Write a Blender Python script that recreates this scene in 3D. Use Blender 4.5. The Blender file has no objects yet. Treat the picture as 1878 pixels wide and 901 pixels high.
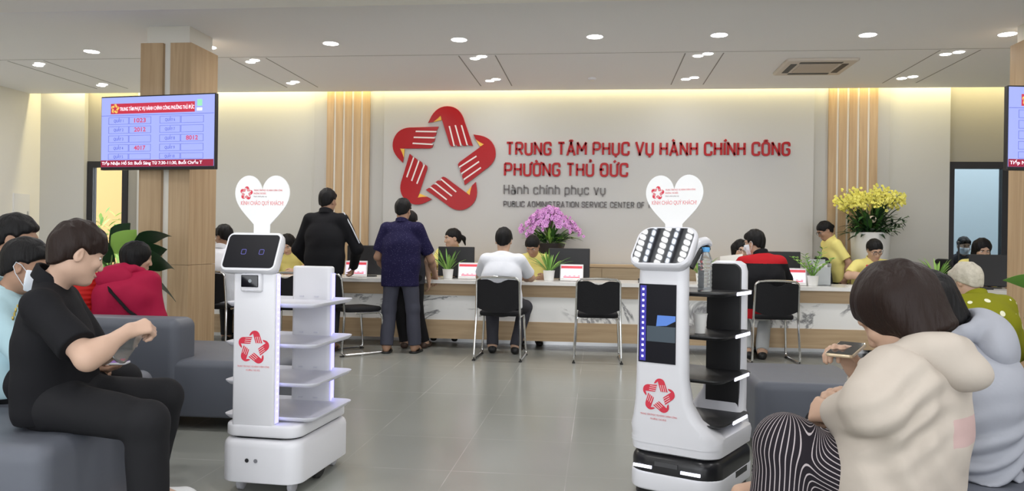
import bpy, math, random
import numpy as np
from mathutils import Vector, Matrix

random.seed(7)
rng = np.random.RandomState(7)
scene = bpy.context.scene
COL = scene.collection
R = math.radians

# ------------------------------------------------------------------ camera, world, light, exposure
cam_data = bpy.data.cameras.new('camera')
cam_data.sensor_width = 36.0
cam_data.lens = 1454.0 / 1878.0 * 36.0
cam_data.shift_y = (447.0 - 450.5) / 1878.0
cam_data.clip_start = 0.05
cam = bpy.data.objects.new('camera', cam_data)
COL.objects.link(cam)
cam.matrix_world = (Matrix.Translation((0, 0, 1.15)) @ Matrix.Rotation(R(6.2), 4, 'Z')
                    @ Matrix.Rotation(R(90), 4, 'X') @ Matrix.Rotation(0.0143, 4, 'Z'))
scene.camera = cam

world = bpy.data.worlds.new('world')
scene.world = world
world.use_nodes = True
bg = world.node_tree.nodes['Background']
bg.inputs[0].default_value = (0.93, 0.96, 1.0, 1)
bg.inputs[1].default_value = 2.9

vs = scene.view_settings
vs.view_transform = 'Standard'
vs.look = 'None'
vs.gamma = 1.0
vs.use_curve_mapping = False
vs.exposure = 0.33
DOWNLIGHT_W = 12.0
SPOT_W = 3.2
COVE_W = 26.0
try:
    scene.cycles.use_denoising = True
    scene.cycles.max_bounces = 8
    scene.cycles.diffuse_bounces = 5
    scene.cycles.caustics_reflective = False
    scene.cycles.caustics_refractive = False
    scene.cycles.sample_clamp_indirect = 4.0
except Exception:
    pass


def area_light(name, loc, size, power, color=(1, 1, 1), shape='DISK', size_y=None, rot=(0, 0, 0), parent=None):
    l = bpy.data.lights.new(name, 'AREA')
    l.shape = shape
    l.size = size
    if size_y:
        l.size_y = size_y
    l.energy = power
    l.color = color
    o = bpy.data.objects.new(name, l)
    COL.objects.link(o)
    o.location = loc
    o.rotation_euler = rot
    if parent:
        o.parent = parent
    return o
# ------------------------------------------------------------------ materials
MATS = {}


def mat(name, color=(.8, .8, .8), rough=.5, metal=0.0, spec=.5, emit=None, estr=0.0, trans=0.0, ior=1.45, bump=None, alpha=1.0, sheen=0.0):
    if name in MATS:
        return MATS[name]
    m = bpy.data.materials.new(name)
    m.use_nodes = True
    b = m.node_tree.nodes['Principled BSDF']
    b.inputs['Base Color'].default_value = (*color, 1)
    b.inputs['Roughness'].default_value = rough
    b.inputs['Metallic'].default_value = metal
    b.inputs['Specular IOR Level'].default_value = spec
    b.inputs['IOR'].default_value = ior
    b.inputs['Transmission Weight'].default_value = trans
    b.inputs['Alpha'].default_value = alpha
    if sheen:
        b.inputs['Sheen Weight'].default_value = sheen
    if emit:
        b.inputs['Emission Color'].default_value = (*emit, 1)
        b.inputs['Emission Strength'].default_value = estr
    if bump:
        nt = m.node_tree
        tc = nt.nodes.new('ShaderNodeTexCoord')
        mp = nt.nodes.new('ShaderNodeMapping')
        mp.inputs['Scale'].default_value = bump.get('s3', (1, 1, 1))
        ns = nt.nodes.new('ShaderNodeTexNoise')
        ns.inputs['Scale'].default_value = bump.get('scale', 60)
        ns.inputs['Detail'].default_value = bump.get('detail', 3)
        bp = nt.nodes.new('ShaderNodeBump')
        bp.inputs['Strength'].default_value = bump.get('str', .2)
        bp.inputs['Distance'].default_value = bump.get('dist', .01)
        nt.links.new(tc.outputs['Object'], mp.inputs[0])
        nt.links.new(mp.outputs[0], ns.inputs['Vector'])
        nt.links.new(ns.outputs[0], bp.inputs['Height'])
        nt.links.new(bp.outputs[0], b.inputs['Normal'])
        if 'c2' in bump:
            mx = nt.nodes.new('ShaderNodeMix')
            mx.data_type = 'RGBA'
            mx.inputs[6].default_value = (*color, 1)
            mx.inputs[7].default_value = (*bump['c2'], 1)
            nt.links.new(ns.outputs[0], mx.inputs[0])
            nt.links.new(mx.outputs[2], b.inputs['Base Color'])
    MATS[name] = m
    return m


def cloth(name, color, rough=.85, s=9, st=.35, c2=None):
    d = dict(scale=s, str=st, dist=.012, detail=4)
    if c2:
        d['c2'] = c2
    return mat(name, color, rough, spec=.2, bump=d, sheen=.0)


def nodes_of(m):
    return m.node_tree.nodes, m.node_tree.links, m.node_tree.nodes['Principled BSDF']


def wood_mat(name, c1, c2, axis='Z', rough=.45):
    if name in MATS:
        return MATS[name]
    m = mat(name, c1, rough, spec=.35)
    n, l, b = nodes_of(m)
    tc = n.new('ShaderNodeTexCoord')
    mp = n.new('ShaderNodeMapping')
    sc = {'X': (.35, 7, 7), 'Y': (7, .35, 7), 'Z': (7, 7, .35)}[axis]
    mp.inputs['Scale'].default_value = sc
    ns = n.new('ShaderNodeTexNoise')
    ns.inputs['Scale'].default_value = 3.2
    ns.inputs['Detail'].default_value = 8
    ns.inputs['Distortion'].default_value = .6
    rp = n.new('ShaderNodeValToRGB')
    rp.color_ramp.elements[0].position = .32
    rp.color_ramp.elements[1].position = .68
    rp.color_ramp.elements[0].color = (*c2, 1)
    rp.color_ramp.elements[1].color = (*c1, 1)
    l.new(tc.outputs['Object'], mp.inputs[0])
    l.new(mp.outputs[0], ns.inputs['Vector'])
    l.new(ns.outputs[0], rp.inputs[0])
    l.new(rp.outputs[0], b.inputs['Base Color'])
    return m


def marble_mat(name):
    m = mat(name, (.78, .78, .76), .15)
    n, l, b = nodes_of(m)
    tc = n.new('ShaderNodeTexCoord')
    ns = n.new('ShaderNodeTexNoise')
    ns.inputs['Scale'].default_value = 1.1
    ns.inputs['Detail'].default_value = 6
    ns.inputs['Roughness'].default_value = .62
    ns.inputs['Distortion'].default_value = 1.4
    mt = n.new('ShaderNodeMath'); mt.operation = 'SUBTRACT'; mt.inputs[1].default_value = .5
    ab = n.new('ShaderNodeMath'); ab.operation = 'ABSOLUTE'
    rp = n.new('ShaderNodeValToRGB')
    rp.color_ramp.elements[0].position = .0
    rp.color_ramp.elements[0].color = (.20, .20, .21, 1)
    rp.color_ramp.elements[1].position = .034
    rp.color_ramp.elements[1].color = (.80, .80, .79, 1)
    n2 = n.new('ShaderNodeTexNoise'); n2.inputs['Scale'].default_value = 1.6
    r2 = n.new('ShaderNodeValToRGB')
    r2.color_ramp.elements[0].position = .44; r2.color_ramp.elements[1].position = .52
    mx = n.new('ShaderNodeMix'); mx.data_type = 'RGBA'
    mx.inputs[6].default_value = (.80, .80, .79, 1)
    l.new(tc.outputs['Object'], ns.inputs['Vector'])
    l.new(tc.outputs['Object'], n2.inputs['Vector'])
    l.new(ns.outputs[0], mt.inputs[0]); l.new(mt.outputs[0], ab.inputs[0]); l.new(ab.outputs[0], rp.inputs[0])
    l.new(n2.outputs[0], r2.inputs[0]); l.new(r2.outputs[0], mx.inputs[0]); l.new(rp.outputs[0], mx.inputs[7])
    l.new(mx.outputs[2], b.inputs['Base Color'])
    return m


def floor_mat():
    m = mat('floor_tile', (.26, .255, .235), .16, spec=.45)
    n, l, b = nodes_of(m)
    tc = n.new('ShaderNodeTexCoord')
    sp = n.new('ShaderNodeSeparateXYZ')
    l.new(tc.outputs['Object'], sp.inputs[0])
    lines = []
    for ax, off, per in (('X', -.14, .58), ('Y', 5.955, .672)):
        a = n.new('ShaderNodeMath'); a.operation = 'SUBTRACT'; a.inputs[1].default_value = off - per * 40
        d = n.new('ShaderNodeMath'); d.operation = 'DIVIDE'; d.inputs[1].default_value = per
        f = n.new('ShaderNodeMath'); f.operation = 'FRACT'
        c = n.new('ShaderNodeMath'); c.operation = 'SUBTRACT'; c.inputs[1].default_value = .5
        e = n.new('ShaderNodeMath'); e.operation = 'ABSOLUTE'
        g = n.new('ShaderNodeMath'); g.operation = 'GREATER_THAN'; g.inputs[1].default_value = .5 - .0035
        l.new(sp.outputs[ax], a.inputs[0]); l.new(a.outputs[0], d.inputs[0]); l.new(d.outputs[0], f.inputs[0])
        l.new(f.outputs[0], c.inputs[0]); l.new(c.outputs[0], e.inputs[0]); l.new(e.outputs[0], g.inputs[0])
        lines.append(g)
    mxx = n.new('ShaderNodeMath'); mxx.operation = 'MAXIMUM'
    l.new(lines[0].outputs[0], mxx.inputs[0]); l.new(lines[1].outputs[0], mxx.inputs[1])
    # chalky grout that is worn in places
    wn = n.new('ShaderNodeTexNoise'); wn.inputs['Scale'].default_value = 1.3; wn.inputs['Detail'].default_value = 3
    wr = n.new('ShaderNodeMapRange'); wr.inputs[1].default_value = .46; wr.inputs[2].default_value = .62
    wr.inputs[3].default_value = .12; wr.inputs[4].default_value = .9
    l.new(tc.outputs['Object'], wn.inputs['Vector']); l.new(wn.outputs[0], wr.inputs[0])
    mu = n.new('ShaderNodeMath'); mu.operation = 'MULTIPLY'
    l.new(mxx.outputs[0], mu.inputs[0]); l.new(wr.outputs[0], mu.inputs[1])
    ns = n.new('ShaderNodeTexNoise'); ns.inputs['Scale'].default_value = .8; ns.inputs['Detail'].default_value = 4
    l.new(tc.outputs['Object'], ns.inputs['Vector'])
    base = n.new('ShaderNodeMix'); base.data_type = 'RGBA'
    base.inputs[6].default_value = (.275, .283, .258, 1); base.inputs[7].default_value = (.305, .313, .288, 1)
    l.new(ns.outputs[0], base.inputs[0])
    mx = n.new('ShaderNodeMix'); mx.data_type = 'RGBA'; mx.inputs[7].default_value = (.55, .55, .52, 1)
    l.new(mu.outputs[0], mx.inputs[0]); l.new(base.outputs[2], mx.inputs[6])
    l.new(mx.outputs[2], b.inputs['Base Color'])
    rr = n.new('ShaderNodeMapRange'); rr.inputs[3].default_value = .14; rr.inputs[4].default_value = .26
    l.new(ns.outputs[0], rr.inputs[0]); l.new(rr.outputs[0], b.inputs['Roughness'])
    return m


# ------------------------------------------------------------------ objects
def tag(o, label=None, cat=None, group=None, kind=None):
    if label: o['label'] = label
    if cat: o['category'] = cat
    if group: o['group'] = group
    if kind: o['kind'] = kind
    return o


def thing(name, label, cat, loc=(0, 0, 0), rz=0.0, group=None):
    o = bpy.data.objects.new(name, None)
    o.empty_display_size = .1
    COL.objects.link(o)
    o.location = loc
    o.rotation_euler = (0, 0, rz)
    return tag(o, label, cat, group)


def copy_tree(o, parent=None):
    c = o.copy()
    COL.objects.link(c)
    if parent is not None:
        c.parent = parent
    for ch in list(o.children):
        copy_tree(ch, c)
    return c


def mesh_obj(name, verts, faces, mats, parent=None, smooth=True, mi=None, angle=None):
    me = bpy.data.meshes.new(name)
    if isinstance(verts, np.ndarray):
        nv, nf = len(verts), len(faces)
        me.vertices.add(nv)
        me.vertices.foreach_set('co', verts.astype(np.float32).ravel())
        k = faces.shape[1]
        me.loops.add(nf * k)
        me.loops.foreach_set('vertex_index', faces.astype(np.int32).ravel())
        me.polygons.add(nf)
        me.polygons.foreach_set('loop_start', np.arange(0, nf * k, k, dtype=np.int32))
        me.polygons.foreach_set('loop_total', np.full(nf, k, dtype=np.int32))
        me.update(calc_edges=True)
    else:
        me.from_pydata(verts, [], faces)
        me.update()
    if not isinstance(mats, (list, tuple)):
        mats = [mats]
    for m in mats:
        me.materials.append(m)
    if mi is not None:
        me.polygons.foreach_set('material_index', np.asarray(mi, dtype=np.int32))
    me.polygons.foreach_set('use_smooth', np.full(len(me.polygons), bool(smooth)))
    if smooth and angle:
        try:
            me.set_sharp_from_angle(angle=R(angle))
        except Exception:
            pass
    o = bpy.data.objects.new(name, me)
    COL.objects.link(o)
    if parent is not None:
        o.parent = parent
    return o


def rrect(w, d, r, n=5):
    r = max(min(r, w / 2 - 1e-5, d / 2 - 1e-5), 1e-5)
    out = []
    for cx, cy, a0 in ((w / 2 - r, d / 2 - r, 0), (-w / 2 + r, d / 2 - r, 90), (-w / 2 + r, -d / 2 + r, 180), (w / 2 - r, -d / 2 + r, 270)):
        for i in range(n + 1):
            a = R(a0 + 90 * i / n)
            out.append((cx + r * math.cos(a), cy + r * math.sin(a)))
    return out


class MB:
    """collects shapes into one mesh"""
    def __init__(self):
        self.v, self.f, self.m = [], [], []

    def add(self, vs, fs, M=None, mi=0):
        o = len(self.v)
        if M is not None:
            vs = [tuple(M @ Vector(p)) for p in vs]
        self.v += [tuple(p) for p in vs]
        self.f += [tuple(i + o for i in f) for f in fs]
        self.m += [mi] * len(fs)
        return self

    def box(self, x0, x1, y0, y1, z0, z1, M=None, mi=0):
        vs = [(x0, y0, z0), (x1, y0, z0), (x1, y1, z0), (x0, y1, z0), (x0, y0, z1), (x1, y0, z1), (x1, y1, z1), (x0, y1, z1)]
        fs = [(0, 3, 2, 1), (4, 5, 6, 7), (0, 1, 5, 4), (1, 2, 6, 5), (2, 3, 7, 6), (3, 0, 4, 7)]
        return self.add(vs, fs, M, mi)

    def stack(self, rings, M=None, mi=0, caps=True):
        n = len(rings[0])
        vs, fs = [], []
        for r_ in rings:
            vs += r_
        for i in range(len(rings) - 1):
            for j in range(n):
                k = (j + 1) % n
                fs.append((i * n + j, i * n + k, (i + 1) * n + k, (i + 1) * n + j))
        if caps:
            fs.append(tuple(range(n - 1, -1, -1)))
            fs.append(tuple((len(rings) - 1) * n + j for j in range(n)))
        return self.add(vs, fs, M, mi)

    def rbox(self, w, d, h, r=.02, bev=.01, M=None, mi=0, n=5, bs=3, bot=None):
        """rounded box, centred in x and y, from z=0 to z=h"""
        rings = []
        bb = bev if bot is None else bot
        for i in range(bs + 1):
            a = R(90 * i / bs)
            q = bb * (1 - math.sin(a))
            rings.append([(x, y, bb * (1 - math.cos(a))) for x, y in rrect(w - 2 * q, d - 2 * q, max(r - q, .001), n)])
        for i in range(bs + 1):
            a = R(90 * i / bs)
            q = bev * (1 - math.cos(a))
            rings.append([(x, y, h - bev + bev * math.sin(a)) for x, y in rrect(w - 2 * q, d - 2 * q, max(r - q, .001), n)])
        return self.stack(rings, M, mi)

    def prism(self, pts, z0, z1, M=None, mi=0):
        a = sum(pts[i][0] * pts[(i + 1) % len(pts)][1] - pts[(i + 1) % len(pts)][0] * pts[i][1] for i in range(len(pts)))
        if a < 0:
            pts = pts[::-1]
        return self.stack([[(x, y, z0) for x, y in pts], [(x, y, z1) for x, y in pts]], M, mi)

    def lathe(self, prof, n=20, M=None, mi=0, caps=True):
        rings = [[(r_ * math.cos(2 * math.pi * j / n), r_ * math.sin(2 * math.pi * j / n), z) for j in range(n)] for r_, z in prof]
        return self.stack(rings, M, mi, caps)

    def tube(self, pts, r_, n=8, M=None, mi=0, closed=False, flat=1.0):
        pts = [Vector(p) for p in pts]
        m = len(pts)
        rings = []
        prev = None
        for i in range(m):
            if closed:
                t = pts[(i + 1) % m] - pts[i - 1]
            else:
                t = pts[min(i + 1, m - 1)] - pts[max(i - 1, 0)]
            t = t.normalized() if t.length > 1e-9 else Vector((0, 0, 1))
            if prev is None:
                u = t.orthogonal().normalized()
            else:
                u = (prev - t * prev.dot(t))
                u = u.normalized() if u.length > 1e-6 else t.orthogonal().normalized()
            prev = u
            w = t.cross(u)
            rr = r_[i] if isinstance(r_, (list, tuple)) else r_
            rings.append([tuple(pts[i] + (u * math.cos(2 * math.pi * j / n) + w * (flat * math.sin(2 * math.pi * j / n))) * rr) for j in range(n)])
        if closed:
            rings.append(rings[0])
        return self.stack(rings, M, mi, not closed)

    def ball(self, c, rx, ry=None, rz=None, n=10, m=8, M=None, mi=0):
        ry = ry or rx; rz = rz or rx
        rings = []
        for i in range(1, m):
            a = math.pi * i / m - math.pi / 2
            rings.append([(c[0] + rx * math.cos(a) * math.cos(2 * math.pi * j / n), c[1] + ry * math.cos(a) * math.sin(2 * math.pi * j / n), c[2] + rz * math.sin(a)) for j in range(n)])
        return self.stack(rings, M, mi)

    def build(self, name, mats, parent=None, smooth=True, angle=35):
        return mesh_obj(name, self.v, self.f, mats, parent, smooth, self.m, angle)


def T(x, y, z): return Matrix.Translation((x, y, z))
def RX(a): return Matrix.Rotation(R(a), 4, 'X')
def RY(a): return Matrix.Rotation(R(a), 4, 'Y')
def RZ(a): return Matrix.Rotation(R(a), 4, 'Z')


def rounded(pts, r_, n=4):
    """round the corners of a 3D polyline"""
    pts = [Vector(p) for p in pts]
    out = [pts[0]]
    for i in range(1, len(pts) - 1):
        a, b, c = pts[i - 1], pts[i], pts[i + 1]
        q = min(r_, (a - b).length * .49, (c - b).length * .49)
        p0 = b + (a - b).normalized() * q
        p1 = b + (c - b).normalized() * q
        for k in range(n + 1):
            t = k / n
            out.append(p0 * (1 - t) ** 2 + b * (2 * t * (1 - t)) + p1 * t * t)
    out.append(pts[-1])
    return out


def struct(name, mb, m, parent=None, smooth=False):
    o = mb.build(name, m, parent, smooth)
    if parent is None:
        o['kind'] = 'structure'
    return o


# ------------------------------------------------------------------ lettering
_CAP = None


def _raw_text(s, depth, bold, spacing=1.0):
    cu = bpy.data.curves.new('lettering', 'FONT')
    cu.body = s
    cu.size = 1.0
    cu.extrude = depth
    cu.offset = bold
    cu.space_character = spacing
    cu.resolution_u = 3
    o = bpy.data.objects.new('lettering', cu)
    COL.objects.link(o)
    dg = bpy.context.evaluated_depsgraph_get()
    dg.update()
    me = bpy.data.meshes.new_from_object(o.evaluated_get(dg))
    vs = [tuple(v.co) for v in me.vertices]
    fs = [tuple(p.vertices) for p in me.polygons]
    bpy.data.objects.remove(o)
    bpy.data.curves.remove(cu)
    bpy.data.meshes.remove(me)
    return vs, fs


def text_geo(s, width, cap, thick=.002, bold=.012, spacing=1.0):
    """lettering in the XY plane (x right, y up), left end of the baseline at 0,0; width None keeps the aspect"""
    global _CAP
    if _CAP is None:
        hv, _ = _raw_text('H', 0, 0)
        _CAP = max(v[1] for v in hv) - min(v[1] for v in hv)
    vs, fs = _raw_text(s, .5, bold, spacing)
    if not vs:
        return [], []
    x0 = min(v[0] for v in vs); x1 = max(v[0] for v in vs)
    sy = cap / _CAP
    sx = (width / (x1 - x0)) if width else sy
    return [((v[0] - x0) * sx, v[1] * sy, (v[2] + .5) * thick) for v in vs], fs


def add_text(mb, s, M, width, cap, thick=.002, bold=.012, mi=0, center=False, spacing=1.0):
    vs, fs = text_geo(s, width, cap, thick, bold, spacing)
    if center and vs:
        w = max(v[0] for v in vs)
        vs = [(v[0] - w / 2, v[1], v[2]) for v in vs]
    return mb.add(vs, fs, M, mi)


# ------------------------------------------------------------------ emblem of five clasping hands
def _bz(p0, p1, p2, n=6):
    return [((1 - t) ** 2 * p0[0] + 2 * t * (1 - t) * p1[0] + t * t * p2[0], (1 - t) ** 2 * p0[1] + 2 * t * (1 - t) * p1[1] + t * t * p2[1]) for t in [i / n for i in range(n + 1)]]


def emblem_parts(k):
    """outline of one hand, its cuff and its finger lines, x right y up, metres"""
    c = (440, 497)
    cv = lambda L: [((x - c[0]) * k, -(y - c[1]) * k) for x, y in L]
    hand = [(335, 234)] + _bz((345, 215), (385, 118), (472, 118), 7) + _bz((472, 118), (565, 120), (594, 225), 8)[1:] + \
        [(655, 396), (628, 394), (617, 380), (612, 396), (588, 396), (574, 380), (570, 399), (546, 399), (530, 382), (526, 400), (510, 400)] + \
        _bz((503, 400), (492, 392), (487, 375), 3) + [(424, 183), (402, 205), (372, 229)]
    cuff = [(366, 230), (423, 180), (431, 214)]
    lines = []
    for x0, y0, x1, y1 in ((487, 258, 524, 398), (529, 252, 572, 396), (573, 252, 616, 392)):
        lines.append(cv([(x0 - 5, y0), (x0 + 5, y0 - 1), (x1 + 5, y1 - 1), (x1 - 5, y1)]))
    return cv(hand), cv(cuff), lines


def rot2(L, a):
    ca, sa = math.cos(a), math.sin(a)
    return [(x * ca - y * sa, x * sa + y * ca) for x, y in L]


def emblem_flat(mb, M, size, t=.0012, mi=(0, 1)):
    """small printed emblem, red and (optional) second slot for cuffs"""
    k = size / 717.0
    hand, cuff, lines = emblem_parts(k)
    for i in range(5):
        a = -i * 2 * math.pi / 5
        mb.prism(rot2(hand, a), 0, t, M, mi[0])
        for L in lines:
            mb.prism(rot2(L, a), t * .2, t * 1.5, M, mi[1])


# narrow, even-stroke sign lettering drawn stroke by stroke (cap height 1)
import unicodedata
_W = .54


def _glyph(c):
    w = _W
    L = lambda *p: (list(p), False, 0)
    Rr = lambda r_, *p: (list(p), False, r_)
    Cc = lambda r_, *p: (list(p), True, r_)
    g = {
        'A': (w * 1.08, [L((0, 0), (w * .54, 1), (w * 1.08, 0)), L((w * .17, .28), (w * .91, .28))]),
        'B': (w, [Rr(.2, (0, .52), (w * .92, .52), (w * .92, 1), (0, 1), (0, 0), (w, 0), (w, .52), (.1, .52))]),
        'C': (w, [Rr(.24, (w, .70), (w, 1), (0, 1), (0, 0), (w, 0), (w, .30))]),
        'D': (w, [Cc(.24, (0, 0), (0, 1), (w, 1), (w, 0))]),
        'E': (w * .85, [L((w * .85, 1), (0, 1), (0, 0), (w * .85, 0)), L((0, .52), (w * .75, .52))]),
        'F': (w * .85, [L((w * .85, 1), (0, 1), (0, 0)), L((0, .52), (w * .75, .52))]),
        'G': (w, [Rr(.24, (w, .72), (w, 1), (0, 1), (0, 0), (w, 0), (w, .47), (w * .55, .47))]),
        'H': (w, [L((0, 0), (0, 1)), L((w, 0), (w, 1)), L((0, .52), (w, .52))]),
        'I': (0, [L((0, 0), (0, 1))]),
        'K': (w, [L((0, 0), (0, 1)), L((w, 1), (.04, .42)), L((w * .40, .60), (w, 0))]),
        'L': (w * .8, [L((0, 1), (0, 0), (w * .8, 0))]),
        'M': (w * 1.30, [L((0, 0), (0, 1), (w * .65, .35), (w * 1.30, 1), (w * 1.30, 0))]),
        'N': (w, [L((0, 0), (0, 1), (w, 0), (w, 1))]),
        'O': (w, [Cc(.24, (0, 0), (0, 1), (w, 1), (w, 0))]),
        'P': (w, [Rr(.22, (0, 0), (0, 1)), Rr(.22, (0, 1), (w, 1), (w, .44), (0, .44))]),
        'Q': (w, [Cc(.24, (0, 0), (0, 1), (w, 1), (w, 0)), L((w * .6, .2), (w * 1.05, -.1))]),
        'R': (w, [L((0, 0), (0, 1)), Rr(.22, (0, 1), (w, 1), (w, .46), (0, .46)), L((w * .50, .46), (w, 0))]),
        'S': (w, [Rr(.22, (w, .74), (w, 1), (0, 1), (0, .52), (w, .52), (w, 0), (0, 0), (0, .26))]),
        'T': (w, [L((0, 1), (w, 1)), L((w / 2, 1), (w / 2, 0))]),
        'U': (w, [Rr(.24, (0, 1), (0, 0), (w, 0), (w, 1))]),
        'V': (w * 1.05, [L((0, 1), (w * .525, 0), (w * 1.05, 1))]),
        'W': (w * 1.6, [L((0, 1), (w * .4, 0), (w * .8, 1), (w * 1.2, 0), (w * 1.6, 1))]),
        'Y': (w, [L((0, 1), (w / 2, .45), (w, 1)), L((w / 2, .45), (w / 2, 0))]),
        'a': (w * .82, [Rr(.18, (.03, .70), (w * .82, .72), (w * .82, 0)), Cc(.15, (w * .82, .43), (0, .43), (0, 0), (w * .82, 0))]),
        'c': (w * .80, [Rr(.20, (w * .80, .52), (w * .80, .72), (0, .72), (0, 0), (w * .80, 0), (w * .80, .20))]),
        'h': (w * .84, [L((0, 0), (0, 1)), Rr(.20, (0, .72), (w * .84, .72), (w * .84, 0))]),
        'i': (0, [L((0, 0), (0, .72)), L((0, .92), (0, 1.0))]),
        'n': (w * .84, [L((0, 0), (0, .72)), Rr(.20, (0, .72), (w * .84, .72), (w * .84, 0))]),
        'p': (w * .84, [L((0, -.28), (0, .72)), Rr(.20, (0, .72), (w * .84, .72), (w * .84, 0), (0, 0))]),
        'u': (w * .84, [Rr(.20, (0, .72), (0, 0), (w * .84, 0), (w * .84, .72))]),
        'v': (w * .84, [L((0, .72), (w * .42, 0), (w * .84, .72))]),
        '!': (0, [L((0, .3), (0, 1)), L((0, 0), (0, .1))]),
    }
    return g.get(c, (w * .5, []))


def _round2(pts, r_, closed, n=4):
    P = [Vector((p[0], p[1], 0)) for p in pts]
    if r_ == 0:
        return P
    out = []
    m_ = len(P)
    for i in range(m_):
        if not closed and i in (0, m_ - 1):
            out.append(P[i]); continue
        a, b, c = P[i - 1], P[i], P[(i + 1) % m_]
        q = min(r_, (a - b).length * .49, (c - b).length * .49)
        p0 = b + (a - b).normalized() * q; p1 = b + (c - b).normalized() * q
        for k in range(n + 1):
            t = k / n
            out.append(p0 * (1 - t) ** 2 + b * (2 * t * (1 - t)) + p1 * t * t)
    return out


def _ribbon(mb, P, closed, sw, th, k, ox, oy, sx, M, mi, clip=None):
    m_ = len(P)
    Lf, Rt = [], []
    P = [Vector((p.x * sx + ox, p.y * k + oy, 0)) for p in P]
    for i in range(m_):
        if closed:
            a, b, c = P[i - 1], P[i], P[(i + 1) % m_]
        else:
            a, b, c = P[max(i - 1, 0)], P[i], P[min(i + 1, m_ - 1)]
        t0 = (b - a).normalized() if (b - a).length > 1e-9 else (c - b).normalized()
        t1 = (c - b).normalized() if (c - b).length > 1e-9 else t0
        n0 = Vector((-t0.y, t0.x, 0)); n1 = Vector((-t1.y, t1.x, 0))
        mm = n0 + n1
        mm = mm.normalized() if mm.length > 1e-6 else n0
        s_ = sw / 2 / max(.45, mm.dot(n0))
        Lf.append(b + mm * s_); Rt.append(b - mm * s_)
    if clip:
        for q in Lf + Rt:
            q.y = min(max(q.y, clip[0]), clip[1])
    vs, fs = [], []
    for a, b in zip(Lf, Rt):
        vs += [(a.x, a.y, 0), (b.x, b.y, 0), (b.x, b.y, th), (a.x, a.y, th)]
    rng_ = m_ if closed else m_ - 1
    for i in range(rng_):
        p, q = i * 4, ((i + 1) % m_) * 4
        for j in range(4):
            fs.append((p + j, p + (j + 1) % 4, q + (j + 1) % 4, q + j))
    if not closed:
        fs += [(3, 2, 1, 0), ((m_ - 1) * 4, (m_ - 1) * 4 + 1, (m_ - 1) * 4 + 2, (m_ - 1) * 4 + 3)]
    mb.add(vs, fs, M, mi)


def sign_words(text, width, cap_h, th, weight=.13, gap=.28, space=.66):
    """list of (word, MB) laid along x; local x right, y up, z out"""
    lay = []; x = 0.0
    for ch in text:
        if ch == ' ':
            x += space - gap; lay.append((None, x, 0, [])); continue
        dec = unicodedata.normalize('NFD', 'D' if ch == 'Đ' else ch)
        w, st = _glyph(dec[0])
        st = list(st)
        nb_ = len(st)
        low = dec[0].islower()
        top = .72 if low else 1.0
        cx = w / 2
        mk = list(dec[1:])
        y0 = top + .10
        for q in mk:
            if q == '\u0302': st.append(([(cx - .15, y0), (cx, y0 + .13), (cx + .15, y0)], False, 0)); 
            elif q == '\u0306': st.append(([(cx - .14, y0 + .12), (cx, y0), (cx + .14, y0 + .12)], False, .08))
            elif q == '\u0300': st.append(([(cx - .13, y0 + .17), (cx + .03, y0 + .02)], False, 0))
            elif q == '\u0301': st.append(([(cx - .03, y0 + .02), (cx + .13, y0 + .17)], False, 0))
            elif q == '\u0309': st.append(([(cx - .07, y0 + .19), (cx + .07, y0 + .19), (cx + .07, y0 + .10), (cx, y0 + .08), (cx, y0 + .01)], False, .04))
            elif q == '\u0323': st.append(([(cx, -.22), (cx, -.11)], False, 0))
            elif q == '\u031b': st.append(([(w, top * .97), (w + .10, top * 1.0), (w + .13, top * 1.14)], False, .06))
        if low and dec[0] == 'i' and mk:
            st = [s_ for s_ in st if s_[0][0] != (0, .92)]; nb_ -= 1
        if ch == 'Đ': st.append(([(-.13, .52), (w * .45, .52)], False, 0))
        lay.append((ch, x, w, [(p_, c_, r_, q_ < nb_) for q_, (p_, c_, r_) in enumerate(st)])); x += w + gap
    tot = x - gap
    sx = (width - weight * cap_h) / tot if width else cap_h
    out = []; cur = MB(); word = ''
    for ch, gx, w, st in lay:
        if ch is None:
            out.append((word, cur)); cur = MB(); word = ''; continue
        word += ch
        kk = cap_h * (1 - weight)
        lo_ = 0 if word[-1:] not in 'pụq' else -cap_h
        for pts, cl, r_, base_ in st:
            runs = [pts] if (r_ or cl) else [[pts[q_], pts[q_ + 1]] for q_ in range(len(pts) - 1)]
            for pt in runs:
                if not r_ and not cl and abs(pt[0][0] - pt[1][0]) > .05 and abs(pt[0][1] - pt[1][1]) > .6:
                    a_, b_ = Vector(pt[0]), Vector(pt[1]); d_ = (b_ - a_) * .08
                    pt = [tuple(a_ - d_), tuple(b_ + d_)]
                _ribbon(cur, _round2(pt, r_, cl), cl, weight * cap_h, th, kk, gx * sx + weight * cap_h / 2, weight * cap_h / 2, sx, None, 0, (lo_, cap_h) if base_ else None)
    out.append((word, cur))
    return out
# ------------------------------------------------------------------ smooth implicit surfaces (bodies, hair, clothing)
def A3(p): return np.array(p, float)


def cap(a, b, ra, rb=None, k=.02, lat=None, L=1.0, fa=False, fb=False, op='u'):
    """tapered round limb from a to b; lat/L widen it sideways; fa/fb cut its ends flat"""
    return dict(t='c', a=A3(a), b=A3(b), ra=ra, rb=ra if rb is None else rb, k=k, lat=None if lat is None else A3(lat) / np.linalg.norm(lat), L=L, fa=fa, fb=fb, op=op)


def ell(c, r_, axes=None, k=.02, op='u'):
    return dict(t='e', c=A3(c), r=A3(r_), R=None if axes is None else np.array(axes, float), k=k, op=op)


def plane(p, n, k=.004, op='i'):
    """keep the side the normal points away from"""
    n = A3(n)
    return dict(t='p', c=A3(p), n=n / np.linalg.norm(n), k=k, op=op)


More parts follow.
